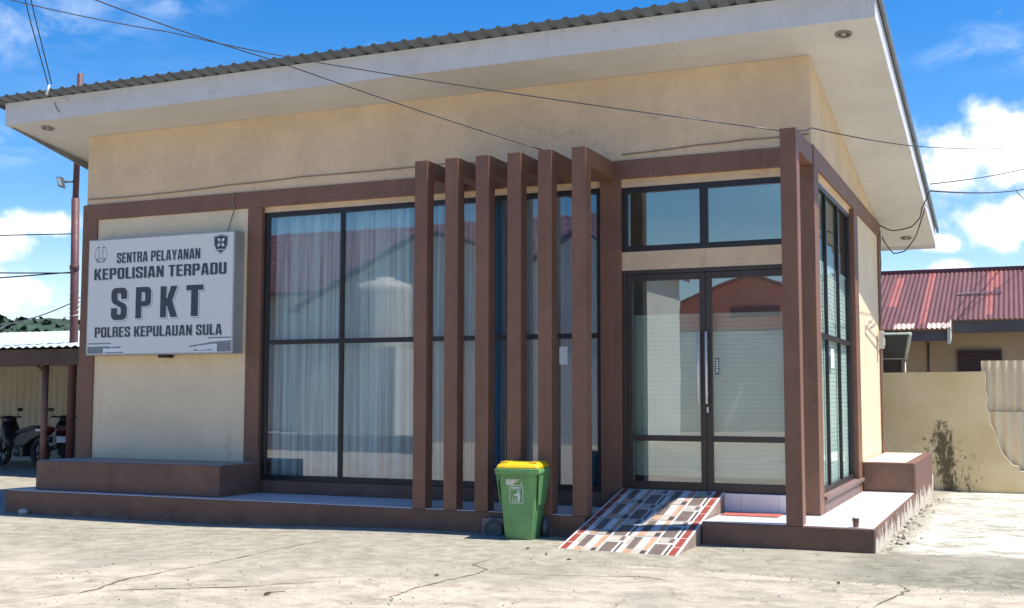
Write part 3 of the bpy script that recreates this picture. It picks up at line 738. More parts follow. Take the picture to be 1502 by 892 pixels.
# dark shield emblem, upper right
cx, cz = sgn(.912, .105)
def shield(s): return [(cx-.118*s, cz+.105*s), (cx, cz+.128*s), (cx+.118*s, cz+.105*s), (cx+.112*s, cz-.01*s), (cx+.075*s, cz-.08*s), (cx, cz-.135*s), (cx-.075*s, cz-.08*s), (cx-.112*s, cz-.01*s)]
em = flat('shield_emblem', [shield(1)], INK, .0008)
flat('emblem_edge', [[a, b_, c_, d_] for a, b_, c_, d_ in zip(shield(.95), shield(.95)[1:]+shield(.95)[:1], shield(.89)[1:]+shield(.89)[:1], shield(.89))], INKW, .0012, em)
star = []
for k in range(4):
    a = math.pi/4+k*math.pi/2; cz2 = cz+.022
    P_ = lambda an, r: (cx+r*math.cos(an), cz2+r*math.sin(an))
    star.append([P_(a-.75, .026), P_(a-.35, .06), P_(a+.05, .078), P_(a+.3, .052), P_(a+.75, .026)])
flat('emblem_star', star+ring(cx, cz2, .018, .032, 16), INKW, .0016, em)
flat('emblem_motto', [[(cx-.055+.022*k, cz-.062-.004*abs(2-k)), (cx-.055+.022*k+.016, cz-.062), (cx-.055+.022*k+.016, cz-.078), (cx-.055+.022*k, cz-.078)] for k in range(5)], INKW, .0016, em)
# faded emblem, upper left: wreath ring, two pillars, three stars, banner
cx, cz = sgn(.09, .128)
pol = [q for k, q in enumerate(ring(cx, cz, .098, .118, 30)) if k not in (6, 7, 8, 22, 23)]
for s in (-1, 1): pol += [[(cx+s*.02, cz-.05), (cx+s*.045, cz-.05), (cx+s*.045, cz+.085), (cx+s*.02, cz+.085)], [(cx+s*.012, cz+.085), (cx+s*.06, cz+.085), (cx+s*.06, cz+.1), (cx+s*.012, cz+.1)]]
pol += [[(cx-.07, cz-.05), (cx+.07, cz-.05), (cx+.085, cz-.085), (cx-.085, cz-.085)], [(cx-.08, cz-.1), (cx+.08, cz-.1), (cx+.07, cz-.118), (cx-.07, cz-.118)]]
for dx, dz in ((-.035, .135), (0, .15), (.035, .135)): pol.append(ell(cx+dx, cz+dz, .009, .009, 8))
flat('faded_emblem', pol, FADE, .0008)
# ribbons in the lower corners
def R4(u0, u1, v0, v1, sk=0): return [sgn(u0, v0+sk), sgn(u1, v0), sgn(u1, v1), sgn(u0, v1+sk)]
def ribbon(parts):
    mb = MB()
    for k, (mi, q) in enumerate(parts): mb.face([(x, SY-.0038-.0001*mi, z) for x, z in q], mi)
    mb.build('ribbon', [BAND, INKG, INKW], SG)
ribbon([(0, R4(.012, .125, .942, .985)), (1, R4(.012, .18, .895, .907)), (2, R4(.012, .18, .907, .924)), (1, R4(.012, .17, .924, .942)), (1, R4(.15, .25, .925, .942, .012)), (2, R4(.125, .27, .942, .974)), (1, R4(.14, .27, .974, .984))])
ribbon([(0, R4(.90, .99, .912, .985)), (1, R4(.84, .99, .865, .877)), (2, R4(.84, .99, .877, .895)), (1, R4(.84, .99, .895, .912, .012)), (1, R4(.72, .84, .912, .925, .02)), (2, R4(.77, .90, .925, .962, .01)), (1, R4(.75, .87, .962, .975))])
s_ = MB(); s_.box(1.45, 1.60, -.15, -.02, 1.985, 2.025); s_.build('bracket', MAT['frame'], SG)

# ------------------------------------------------------------------ tiled ramp
RP = thing('entrance_ramp', 'sloping ramp of mosaic pattern tiles leading up to the glass door', 'ramp', (8.42, -1, 0))
RT = [(7.876, -.012, .462), (9.025, -.012, .462)]; RB = [(7.806, -1.845, -.0), (9.012, -1.875, .006)]
def rp(u, v, d=0):
    a = Vector(RB[0]).lerp(Vector(RB[1]), u); b_ = Vector(RT[0]).lerp(Vector(RT[1]), u)
    q = a.lerp(b_, v); return (q.x, q.y, q.z+d)
core = MB(); core.hexa([(*rp(0, 0)[:2], -.2), (*rp(1, 0)[:2], -.2), (*rp(1, 1)[:2], -.2), (*rp(0, 1)[:2], -.2)], [rp(0, 0, -.012), rp(1, 0, -.012), rp(1, 1, -.012), rp(0, 1, -.012)])
core.build('ramp_body', mat('ramp_concrete', (.33, .25, .2), .8, .15, 4, .3, 40, stain=(.2, .13, .11), stain_amt=.6), RP)
tm = [mat('tile_'+n_, c, .45, .12, 5, .12, 50, stain=(.36, .31, .25), stain_amt=.4) for n_, c in (('white', (.66, .65, .62)), ('taupe', (.165, .125, .105)), ('umber', (.075, .055, .05)), ('orange', (.50, .30, .19)), ('beige', (.46, .42, .35)), ('brick', (.30, .065, .045)), ('grout', (.40, .37, .33)))]
tm[0] = mat('tile_white_glaze', (.66, .65, .62), .42, .1, 6, .12, 50, stain=(.45, .41, .35), stain_amt=.5)
def rq(mb, u0, u1, v0, v1, mi, d): mb.face([rp(u0, v0, d), rp(u1, v0, d), rp(u1, v1, d), rp(u0, v1, d)], mi)
ts = MB(); ts.hexa([rp(0, 0, -.012), rp(1, 0, -.012), rp(1, 1, -.012), rp(0, 1, -.012)], [rp(0, 0), rp(1, 0), rp(1, 1), rp(0, 1)], 0)
for u0, u1 in ((.018, .075), (.925, .982)):
    for k in range(8): rq(ts, u0, u1, k/8+.004, (k+1)/8-.004, 5, .0012)
PAT = [(.11, .27, .30, .95, 1), (.10, .26, .02, .27, 3), (.28, .46, .02, .27, 4), (.46, .57, .02, .24, 2), (.47, .57, .28, .98, 3), (.63, .89, .02, .62, 1), (.30, .45, .34, .93, 0), (.86, .95, .72, .95, 1), (.95, .99, .02, .62, 2), (.64, .84, .70, .97, 4), (.02, .08, .55, .98, 4)]
rows = 4
for cidx in range(2):
    for ridx in range(rows):
        U0 = .09+cidx*.415; U1 = U0+.405; V0 = ridx/rows; V1 = (ridx+1)/rows
        for a, c, d, e, mi in PAT:
            rq(ts, lerp(U0, U1, a-.012), lerp(U0, U1, c+.012), lerp(V0, V1, d-.014), lerp(V0, V1, e+.014), 6, .0007); rq(ts, lerp(U0, U1, a), lerp(U0, U1, c), lerp(V0, V1, d), lerp(V0, V1, e), mi, .0014)
for k in range(1, rows): rq(ts, .085, .915, k/rows-.0012, k/rows+.0012, 6, .0018)
rq(ts, .4985, .5, 0, 1, 6, .0018)
ts.build('patterned_tiles', tm, RP)

# doormat and cup
dm = MB(); dm.box(9.07, 9.66, -.40, -.06, .2515, .262)
tag(dm.build('doormat', mat('red_mat_fibre', (.42, .11, .09), .95, .2, 20, .6, 120), bevel=.004), 'flat red doormat on the white tiles beside the ramp', 'doormat')
CU = thing('paper_cup', 'small brown drinking cup left on the white terrace edge', 'cup', (10.50, -.955, .2515))
c_ = MB().lathe([(0, 0), (.024, 0), (.033, .075), (.034, .082), (.031, .082), (.023, .006), (0, .006)], (0, 0, 0), n=20); c_.build('cup_body', mat('brown_cup', (.16, .075, .05), .5, .15, 30, 0), CU, local=True)
c_ = MB().lathe([(.031, .083), (.0355, .085), (.0355, .09), (.0, .092)], (0, 0, 0), n=20); c_.build('cup_lid', plain('cup_lid', (.5, .47, .43), .4), CU, local=True)

# ------------------------------------------------------------------ wheelie bin
BN = thing('wheelie_bin', 'green wheeled rubbish bin with yellow lid in front of the slats', 'bin', (7.205, -1.235, .022), R(7))
GREEN = mat('green_bin_plastic', (.125, .30, .105), .42, .12, 5, .08, 60, stain=(.15, .21, .12), stain_amt=.55, chips=(.17, .27, .16), dust=(.24, .24, .17)); YEL = mat('yellow_bin_plastic', (.78, .50, .015), .38, .1, 6, .06, 60, stain=(.55, .36, .05), stain_amt=.5)
b = MB(); b.loft([(0, 0, 0, .148, .17, .03), (.012, 0, 0, .152, .174, .035), (.32, 0, .0, .18, .192, .035), (.66, 0, 0, .205, .21, .035), (.665, 0, 0, .21, .214, .035)])
b.build('bin_body', GREEN, BN, local=True)
b = MB(); b.loft([(.662, 0, -.004, .235, .232, .03), (.668, 0, -.004, .24, .238, .03), (.715, 0, -.004, .24, .238, .03), (.72, 0, -.004, .232, .23, .03)])
for k in range(7): b.box(-.2+k*.064, -.19+k*.064, -.2395, -.235, .60, .664)
b.box(-.24, .24, -.244, -.236, .700, .714)
for s in (-1, 1): b.hexa([(s*.2-.004, -.15, .35), (s*.2+.004, -.15, .35), (s*.2+.004, .15, .35), (s*.2-.004, .15, .35)], [(s*.228-.006, -.2, .662), (s*.228+.006, -.2, .662), (s*.228+.006, .2, .662), (s*.228-.006, .2, .662)])
b.build('bin_rim', GREEN, BN, local=True)
b = MB(); b.loft([(.722, 0, .0, .222, .225, .03), (.728, 0, 0, .228, .232, .03), (.752, 0, .004, .222, .226, .035), (.775, 0, .012, .20, .20, .05), (.782, 0, .015, .17, .17, .05)])
b.box(-.19, -.11, -.19, .2, .752, .787); b.box(.11, .19, -.19, .2, .752, .787); b.tube([(-.17, .235, .75), (.17, .235, .75)], .014, 8)
b.build('bin_lid', YEL, BN, .006, local=True)
b = MB(); b.tube([(-.16, .25, .69), (.16, .25, .69)], .013, 8); b.tube([(-.16, .20, .66), (-.16, .25, .69)], .012, 8); b.tube([(.16, .20, .66), (.16, .25, .69)], .012, 8)
b.build('bin_handle', GREEN, BN, local=True)
for s in (-1, 1):
    MB().tube([(s*.15-.03, .245, .735), (s*.15+.03, .245, .735)], .02, 8).build('lid_hinge', GREEN, BN, local=True)
    wh = MB().lathe([(.0, -.022), (.055, -.022), (.06, -.015), (.09, -.022), (.1, -.012), (.1, .012), (.09, .022), (.06, .015), (.055, .022), (0, .022)], (s*.2, .17, .1), (1, 0, 0), 24)
    wh.build('wheel', mat('bin_wheel_rubber', (.10, .115, .12), .6, .12, 20, .1, 60), BN, local=True)
MB().tube([(-.2, .17, .1), (.2, .17, .1)], .012, 8).build('axle', MAT['steel'], BN, local=True)
def bf(u, z, d=.003):
    t = min(1, max(0, z/.66)); hd = lerp(.174, .21, t); return (u, -hd-d, z)
def bpoly(pts, d=.003): return [bf(u, z, d) for u, z in pts]
lab = MB()
def rr(hw, hh, r, n=5):
    o = []
    for q, (sx, sz) in enumerate(((1, 1), (-1, 1), (-1, -1), (1, -1))):
        for k in range(n+1):
            t = math.pi/2*(q+k/n); o.append((sx*(hw-r)+r*math.cos(t), sz*(hh-r)+r*math.sin(t)))
    return o
LX, LZ = -.015, .46
A_ = rr(.073, .092, .016); Bq = rr(.066, .085, .011)
for k in range(len(A_)):
    k2 = (k+1) % len(A_)
    lab.face(bpoly([(LX+A_[k][0], LZ+A_[k][1]), (LX+A_[k2][0], LZ+A_[k2][1]), (LX+Bq[k2][0], LZ+Bq[k2][1]), (LX+Bq[k][0], LZ+Bq[k][1])]))
lab.face(bpoly([(LX-.055, LZ+.062), (LX+.05, LZ+.062), (LX+.05, LZ+.072), (LX-.055, LZ+.072)]))
for k in range(9): lab.face(bpoly([(LX-.055+.0118*k, LZ+.05), (LX-.047+.0118*k, LZ+.05), (LX-.047+.0118*k, LZ+.059), (LX-.055+.0118*k, LZ+.059)]))
lab.face(bpoly([(LX+.022+.013*math.cos(k*.52), LZ+.03+.013*math.sin(k*.52)) for k in range(12)]))
lab.face(bpoly([(LX+.0, LZ+.012), (LX+.036, LZ+.015), (LX+.042, LZ-.03), (LX+.036, LZ-.075), (LX+.022, LZ-.075), (LX+.02, LZ-.035), (LX+.012, LZ-.03)]))
lab.face(bpoly([(LX-.001, LZ+.012), (LX+.01, LZ-.008), (LX-.02, LZ-.022), (LX-.028, LZ-.012)]))
lab.face(bpoly([(LX+.013, LZ-.03), (LX+.02, LZ-.033), (LX+.014, LZ-.075), (LX+.002, LZ-.075)]))
lab.face(bpoly([(LX-.048, LZ-.03), (LX-.04, LZ-.03), (LX-.034, LZ-.068), (LX-.012, LZ-.068), (LX-.008, LZ-.032), (LX-.002, LZ-.032), (LX-.008, LZ-.075), (LX-.04, LZ-.075)]))
lab.build('litter_symbol', plain('white_decal', (.62, .68, .6), .5), BN, local=True)
st = MB(); st.face(bpoly([(-.125, .555), (-.04, .555), (-.04, .575), (-.005, .59), (.025, .615), (-.125, .615)])); st.face(bpoly([(.035, .56), (.047, .557), (.047, .595), (.035, .59)]))
st.build('torn_sticker', plain('torn_paper', (.62, .58, .47), .7), BN, local=True)

SB = thing('round_front_box', 'small grey box with a dark round disc front beside the green bin', 'box', (6.79, -1.10, .0))
b = MB(); b.box(6.69, 6.93, -1.15, -1.02, -.03, .195); b.build('box_body', mat('grey_crate', (.24, .19, .165), .8, .15, 6, .3, 40), SB, .006)
MB().lathe([(.0, .01), (.03, .012), (.045, .004), (.085, .004), (.09, .022), (.1, .022), (.106, .0)], (6.83, -1.151, .085), (0, -1, 0), 28).build('round_disc', mat('grey_rubber_disc', (.095, .10, .11), .6, .15, 20, .2, 60), SB)

# small litter
for i, (x, y, l) in enumerate(((6.848, -5.189, 'brown dry leaf with a stalk on the pale concrete at the lower left'), (7.577, -1.997, 'tiny dark crumb on concrete just right of the bin'), (7.882, -2.278, 'tiny dark leaf bit on concrete below the ramp corner'), (8.2, -2.526, 'small dark curled leaf on concrete left of the ramp foot'), (7.552, -3.85, 'small dark leaf on the crack in mid yard'), (10.609, -2.89, 'tiny dark pebble on concrete in front of the corner post'))):
    z = gz(x, y)+.006; a = random.uniform(0, 3); s = .045 if i == 0 else .022
    mb = MB(); c, d = math.cos(a)*s, math.sin(a)*s
    mb.hexa([(x-c, y-d, z), (x+d*.4, y-c*.4, z+.004), (x+c, y+d, z), (x-d*.4, y+c*.4, z+.003)], [(x-c, y-d, z+.004), (x+d*.4, y-c*.4, z+.02), (x+c, y+d, z+.012), (x-d*.4, y+c*.4, z+.014)])
    if i == 0: mb.tube([(x+c, y+d, z+.008), (x+c+.09, y+d+.05, z+.012)], .003, 5)
    tag(mb.build('dry_leaf' if i != 5 else 'pebble', mat('dry_leaf_brown', (.07, .05, .03), .9, .2, 30, 0)), l, 'leaf' if i != 5 else 'pebble')
st = MB(); st.lathe([(0, 0), (.05, 0), (.066, .03), (.055, .06), (.02, .075), (0, .076)], (.12, -1.075, -.05), n=9)
tag(st.build('loose_stone', mat('pale_stone', (.5, .46, .42), .9, .2, 20, .5, 30)), 'pale rounded stone at the foot of the left terrace corner', 'stone')

# ------------------------------------------------------------------ cables on and over the building
DK = MAT['cable']
cable('long dark wire with painted white glints running from upper left to the corner post top', [(-1.2, -3.25, 6.72), (1.124, -2.5, 6.158), (3.016, -1.9, 5.70), (5.147, -1.3, 5.185), (9.87, -1.0, 4.10)], .0065, MAT['cable_glint'], .02)
cable('black wire slanting down from the upper left to the top of the fifth slat', [(.6, -4.2, 6.55), (2.922, -3.0, 5.749), (4.6, -2.1, 5.133), (7.33, -.95, 4.125)], .0068, DK, .02)
cable('left one of two steep black wires dropping to the left eave', [(.90, -2.3, 6.92), (.47, -1.55, 6.22), (.10, -.86, 5.60)], .0075, DK, .0)
cable('right one of two steep black wires dropping to the left eave', [(1.0, -2.3, 6.92), (.55, -1.55, 6.25), (.14, -.86, 5.66)], .0075, DK, .0)
iv = MB().tube([(.10, -.90, 5.50), (.135, -.90, 5.64)], .017, 8); tag(iv.build('wire_insulator', MAT['white']), 'white upright wire holder at the left eave edge', 'insulator')
iv = MB().tube([(.13, -.71, 5.46), (.28, -.71, 5.47)], .011, 8); tag(iv.build('wire_insulator', MAT['white']), 'short white horizontal wire clip on the left fascia', 'insulator')
cable('short black wire tail hanging on the fascia under the white holder', [(.04, -.70, 5.46), (.09, -.70, 5.35), (.14, -.70, 5.31)], .005, DK, 0)
WC = mat('wall_cable_grey', (.26, .2, .15), .7, .1, 5, 0)
cable('thin painted cable along the upper wall left of the slats', [(.03, -.012, 4.229), (1.2, -.012, 4.225), (2.482, -.012, 4.262), (3.6, -.012, 4.285), (5.8, -.012, 4.29), (6.9, -.012, 4.21)], .008, WC, .008, 10)
cable('thin painted cable along the upper wall above the door', [(7.9, -.012, 4.214), (8.8, -.012, 4.25), (9.3, -.012, 4.262), (9.98, -.012, 4.265)], .008, WC, .006, 10)
cable('short twisted cable dropping from the brown beam to the sign', [(2.56, -.04, 4.15), (2.53, -.045, 4.02), (2.57, -.045, 3.93), (2.55, -.08, 3.78), (2.53, -.12, 3.62)], .008, WC, 0, 5, rnd=.006)
cable('thin black wire crossing the soffit from the corner post to the right', [(9.98, -.9, 4.12), (10.06, -.3, 4.26), (10.9, 2.197, 4.491), (11.73, 14.39, 6.81)], .006, DK, .02)
cable('upper black service wire leaving the right roof edge', [(10.9, 4.414, 4.408), (12.14, 14.61, 6.37), (14, 30, 9.3)], .009, DK, .03)
cable('lower black service wire leaving the right roof edge', [(10.9, 4.376, 4.307), (12.13, 14.64, 5.93), (14, 30, 8.4)], .012, DK, .05)
cable('branch wire splitting downwards from the lower service wire at far right', [(11.97, 13.3, 5.70), (12.15, 14.6, 5.70), (12.6, 17, 5.6)], .009, DK, .02)
cable('hanging loop of black cable under the right soffit', [(10.88, 4.4, 4.30), (10.74, 4.9, 4.15), (10.7, 5.2, 4.08), (10.55, 5.5, 3.98), (10.25, 5.8, 3.98), (10.05, 6.0, 4.10)], .009, DK, .012, 6)
cable('lower slack loop of black cable by the rear corner of the right wall', [(10.78, 4.9, 4.14), (10.6, 5.6, 3.85), (10.4, 6.1, 3.70), (10.22, 6.2, 3.68), (10.1, 6.2, 3.85), (10.06, 6.2, 3.95)], .009, DK, .01, 6)
cable('grey cable running down the rear column of the right wall', [(10.05, 6.0, 4.02), (10.06, 5.93, 3.5), (10.045, 5.9, 2.9), (10.05, 5.88, 2.3), (10.05, 5.9, 1.3), (10.04, 5.93, .9), (10.12, 5.9, .66)], .009, mat('grey_cable', (.2, .17, .15), .6, .1, 8, 0), 0, 6, name='wall_cable', rnd=.006)
jb = MB(); jb.box(10.032, 10.10, 5.62, 5.78, 2.2, 2.46); jb.box(10.10, 10.112, 5.64, 5.76, 2.24, 2.36)
tag(jb.build('junction_box', plain('grey_box_plastic', (.5, .47, .43), .5), bevel=.006), 'small grey electrical box on the rear of the sunlit side wall', 'electrical box')
pp_ = MB().tube([(10.64, 6.52, -.15), (10.64, 6.52, .3)], .045, 12); tag(pp_.build('pipe_stub', mat('pale_pipe', (.55, .45, .42), .6, .1, 8, 0)), 'short pale pipe stub at the rear end of the right block', 'pipe')

# ------------------------------------------------------------------ right background: broken wall, sheet fence, red-roofed house
def wall_mat():
    m, t, bs = new_mat('stained_boundary_wall')
    p = t.n('ShaderNodeNewGeometry').outputs['Position']
    sp = t.n('ShaderNodeSeparateXYZ'); t.set(sp.inputs[0], p); x, z = sp.outputs[0], sp.outputs[2]
    n1 = t.noise(p, 1.3, 7, .6, .3); n2 = t.noise(t.scale(p, (1, 1, .55)), 13, 9, .75, .5)
    c = t.mix(t.ss(n1, .3, .7), (.70, .54, .29), (.80, .66, .40))
    # moss growing up from one wet spot, with scattered spots round it
    d1 = t.m('ABSOLUTE', t.m('SUBTRACT', x, t.m('ADD', 10.82, t.m('MULTIPLY', z, -.09))))
    col_ = t.m('MULTIPLY', t.ss(d1, .40, .02), t.ss(z, 1.55, .8))
    low_ = t.m('MULTIPLY', t.ss(t.m('ABSOLUTE', t.m('SUBTRACT', x, 10.9)), 1.0, .2), t.ss(z, .9, .05, .1, .7))
    k = t.m('ADD', t.m('MAXIMUM', col_, low_), t.m('MULTIPLY', t.m('SUBTRACT', n2, .5), 2.3))
    n5 = t.noise(p, 9, 9, .78, .3)
    band = t.m('MULTIPLY', t.ss(t.m('ABSOLUTE', t.m('SUBTRACT', x, 10.78)), 1.0, .35), t.m('MULTIPLY', t.ss(z, 1.05, .75), t.ss(z, .0, .3, .55, 1)))
    k2 = t.m('ADD', t.m('MULTIPLY', band, .30), t.m('SUBTRACT', n5, .5))
    c = t.mix(t.ss(k2, .33, .42, 0, .85), c, t.mix(n2, (.05, .04, .025), (.11, .085, .05)))
    c = t.mix(t.ss(k, .66, .95, 0, .88), c, t.mix(t.noise(p, 18, 4), (.03, .028, .016), (.085, .075, .035)))
    c = t.mix(t.ss(t.noise(p, 3.1, 9, .72, 1), .62, .72, 0, .4), c, (.27, .18, .09))
    t.set(bs.inputs['Base Color'], c); bs.inputs['Roughness'].default_value = .9
    bump(t, bs, t.m('ADD', n2, t.noise(p, 40, 3)), .35, .015)
    return m
edge = [(11.425, 1.893), (11.43, 1.72), (11.415, 1.6), (11.45, 1.47), (11.43, 1.3), (11.47, 1.18), (11.48, 1.05), (11.54, .93), (11.56, .82), (11.60, .7), (11.65, .57), (11.74, .45), (11.80, .39), (11.88, .37), (11.90, .29), (12.05, .30), (12.15, .22), (12.6, .2), (13.2, .12), (13.2, -.4)]
MB().prism([(3.0, -.4), (3.0, 1.89)]+edge, 1, 8.0, 8.12, 0, 1)
bw = MB().prism([(3.0, -.4), (3.0, 1.885), (6, 1.88), (9.6, 1.881)]+edge, 1, 8.0, 8.12, 0, 1)
tag(bw.build('boundary_wall', [wall_mat(), mat('broken_masonry', (.66, .60, .48), .9, .2, 12, .5, 30)]), 'stained tan boundary wall with mossy patch and broken right edge', 'wall')
def corr(mb, x0, x1, y, z0, z1, pitch, amp, mi=0, per=6):
    nn = int((x1-x0)/pitch*per)
    vs = []
    for z in (z0, z1):
        for i in range(nn+1):
            x = x0+(x1-x0)*i/nn; vs.append((x, y+amp*math.sin(2*math.pi*(x-x0)/pitch), z))
    mb.add(vs, [(i, i+1, nn+1+i+1, nn+1+i) for i in range(nn)], mi, True)
CF = thing('sheet_metal_fence', 'cream corrugated metal sheets standing behind the broken wall', 'fence', (12.5, 8.3, -.1))
SHEET = mat('cream_corrugated', (.66, .55, .37), .6, .08, 3, 0, stain=(.74, .70, .62), stain_amt=.6, stretch=(6, 1, .35))
m_ = MB(); corr(m_, 11.36, 17.5, 8.26, 1.15, 2.075, .13, .018); m_.build('sheet', SHEET, CF)
m_ = MB(); corr(m_, 11.45, 17.5, 8.20, -.1, 1.24, .16, .02); m_.build('sheet', SHEET, CF)
m_ = MB(); m_.box(11.3, 17.5, 8.29, 8.35, 1.7, 1.76); m_.box(11.3, 17.5, 8.29, 8.35, .6, .66); m_.box(12.9, 12.97, 8.29, 8.36, -.2, 2.1); m_.build('fence_rail', mat('old_timber', (.2, .14, .09), .9, .2, 5, .3, 40), CF)

HR = thing('red_roof_house', 'low tan house with faded red corrugated roof behind the boundary wall', 'house', (12, 15, 0))
m_ = MB(); m_.box(4.0, 20, 14.0, 20, -.2, 3.16); m_.build('wall', mat('tan_house_wall', (.40, .29, .18), .85, .08, 1.2, .2, 30, stain=(.25, .17, .1), stain_amt=.4), HR)
REDR = [mat('faded_red_sheet', (.115, .036, .037), .65, .15, 1.2, 0, stain=(.17, .07, .065), stain_amt=.4, stretch=(3, .5, .5)), mat('fresh_red_sheet', (.27, .075, .055), .55, .1, 2, 0), mat('rusty_pale_edge', (.55, .42, .36), .7, .2, 6, 0)]
def roofsheet(mb, x0, x1, ya, yb, pitch=.098, amp=.013, per=6):
    slope = (4.46-3.08)/(17-13.3)
    ysg = [ya, lerp(ya, yb, .08), lerp(ya, yb, .36), lerp(ya, yb, .62), lerp(ya, yb, .9), yb]
    nn = int((x1-x0)/pitch*per); i0 = len(mb.v)
    for y in ysg:
        for i in range(nn+1):
            x = x0+(x1-x0)*i/nn; mb.v.append((x, y, 3.08+(y-13.3)*slope+amp*math.sin(2*math.pi*x/pitch)))
    for j in range(5):
        for i in range(nn):
            x = x0+(x1-x0)*i/nn
            mi = 0
            if (9.28 < x < 9.48 and j in (2, 3)) or (10.02 < x < 10.16 and 0 < j < 5) or (11.31 < x < 11.43 and j in (1, 2)) or (11.31 < x < 11.62 and j in (3, 4)) or (13.1 < x < 13.4 and j in (2, 3)) or (7.4 < x < 7.8 and j > 2): mi = 1
            if j == 0 and (9.55 < x < 9.95 or 10.2 < x < 10.62): mi = 2
            mb.f.append((i0+j*(nn+1)+i, i0+j*(nn+1)+i+1, i0+(j+1)*(nn+1)+i+1, i0+(j+1)*(nn+1)+i)); mb.mi.append(mi); mb.sm.append(True)
m_ = MB(); roofsheet(m_, 3.6, 10.64, 12.75, 17); roofsheet(m_, 10.64, 20.4, 13.28, 17)
m_.face([(3.6, 17, 4.46), (20.4, 17, 4.46), (20.4, 21, 3.0), (3.6, 21, 3.0)]); hr = m_.build('roof', REDR, HR)
m_ = MB(); m_.box(3.5, 20.5, 16.9, 17.1, 4.43, 4.52); m_.build('ridge_cap', plain('dark_red_ridge', (.16, .045, .05), .6), hr)
m_ = MB(); corr(m_, 10.95, 11.5, 15.08, 0, .001, .098, .01)
m_ = MB(); m_.hexa([(10.72, 14.98, 3.73), (11.62, 14.98, 3.75), (11.62, 15.05, 3.76), (10.72, 15.05, 3.745)], [(10.72, 14.98, 3.755), (11.62, 14.98, 3.785), (11.62, 15.05, 3.79), (10.72, 15.05, 3.765)]); m_.build('lifted_sheet_edge', REDR[2], hr)
m_ = MB(); m_.box(3.8, 10.6, 12.85, 12.89, 2.62, 2.84); m_.box(10.7, 20.2, 13.36, 13.40, 2.80, 3.05); m_.build('fascia', mat('grey_fascia_board', (.105, .095, .095), .85, .15, 3, .2, 40, stain=(.2, .17, .15), stain_amt=.5), HR)
m_ = MB(); m_.hexa([(10.60, 12.8, 2.55), (10.66, 12.8, 2.55), (10.66, 13.4, 2.75), (10.60, 13.4, 2.75)], [(10.60, 12.8, 2.9), (10.66, 12.8, 2.9), (10.66, 13.4, 3.1), (10.60, 13.4, 3.1)]); m_.build('barge_board', plain('pale_barge', (.6, .54, .48), .7), HR)
m_ = MB(); m_.box(10.722, 11.60, 13.93, 14.0, 1.6, 2.467, 0)
for k in range(11): m_.hexa([(10.76, 13.925, 1.62+k*.075), (11.56, 13.925, 1.62+k*.075), (11.56, 13.93, 1.68+k*.075), (10.76, 13.93, 1.68+k*.075)], [(10.76, 13.90, 1.63+k*.075), (11.56, 13.90, 1.63+k*.075), (11.56, 13.925, 1.685+k*.075), (10.76, 13.925, 1.685+k*.075)])
m_.build('louvre_window', mat('brown_louvre', (.075, .042, .035), .6, .15, 6, 0), HR)
m_ = MB().tube([(10.13, 13.97, 1.5), (10.15, 13.97, 2.65)], .02, 6); m_.build('drain_pipe', plain('dark_pipe', (.07, .05, .04), .6), HR)

AW = thing('dark_awning', 'small black sheet awning with pale edge beside the red roofed house', 'awning', (9.5, 10, 1))
m_ = MB(); m_.hexa([(7.6, 9.7, 2.60), (10.13, 9.7, 2.60), (9.96, 10.6, 2.19), (7.6, 10.6, 2.19)], [(7.6, 9.7, 2.63), (10.13, 9.7, 2.63), (9.96, 10.6, 2.22), (7.6, 10.6, 2.22)]); m_.build('sheet', mat('dark_tarp', (.045, .047, .055), .7, .2, 6, .3, 30), AW)
m_ = MB().tube([(10.14, 9.69, 2.62), (9.97, 10.6, 2.2)], .035, 8).tube([(7.6, 9.69, 2.62), (10.14, 9.69, 2.62)], .02, 8); m_.build('pale_edge_pipe', plain('pale_green_pipe', (.42, .48, .42), .6), AW)
m_ = MB().tube([(9.96, 10.58, 2.2), (9.96, 10.58, -.1)], .02, 8).tube([(7.6, 10.58, 2.2), (9.96, 10.58, 2.2)], .016, 6).tube([(7.7, 10.58, 2.2), (7.7, 10.58, -.1)], .02, 8); m_.build('post', plain('pale_post', (.45, .42, .38), .6), AW)
m_ = MB(); m_.box(7.6, 9.9, 10.62, 10.66, -.1, 2.19); m_.build('back_panel', mat('dark_shed_board', (.06, .05, .045), .8, .2, 6, .2, 30), AW)

# ------------------------------------------------------------------ left background: shelter, fence, pole, motorcycles
def pipe_z(x, y): return gz(x, y)
CP = thing('motorcycle_shelter', 'open parking shelter with pale blue green sheet roof on brown posts', 'shelter', (-6, 5.5, 0))
def cp_roof():
    mb = MB(); x0, x1 = -19, -1.2; pitch = .2; nn = int((x1-x0)/pitch*6)
    ysg = [4.1, 5.3, 6.6, 8.2]; i0 = 0
    for y in ysg:
        for i in range(nn+1):
            x = x0+(x1-x0)*i/nn; mb.v.append((x, y, 2.40+(y-4.1)*.14+.018*math.sin(2*math.pi*x/pitch)))
    for j in range(3):
        for i in range(nn): mb.f.append((j*(nn+1)+i, j*(nn+1)+i+1, (j+1)*(nn+1)+i+1, (j+1)*(nn+1)+i)); mb.mi.append(0); mb.sm.append(True)
    return mb
cp_roof().build('roof_sheet', mat('pale_teal_sheet', (.46, .54, .55), .5, .15, .8, 0, stain=(.2, .24, .24), stain_amt=.6, stretch=(.35, 3, 1)), CP)
m_ = MB()
m_.box(-19, -1.3, 4.25, 4.33, 2.06, 2.36); m_.box(-19, -1.3, 7.9, 7.98, 2.05, 2.86)
m_.hexa([(-19, 4.34, 2.30), (-1.3, 4.34, 2.30), (-1.3, 7.9, 2.80), (-19, 7.9, 2.80)], [(-19, 4.34, 2.32), (-1.3, 4.34, 2.32), (-1.3, 7.9, 2.82), (-19, 7.9, 2.82)])
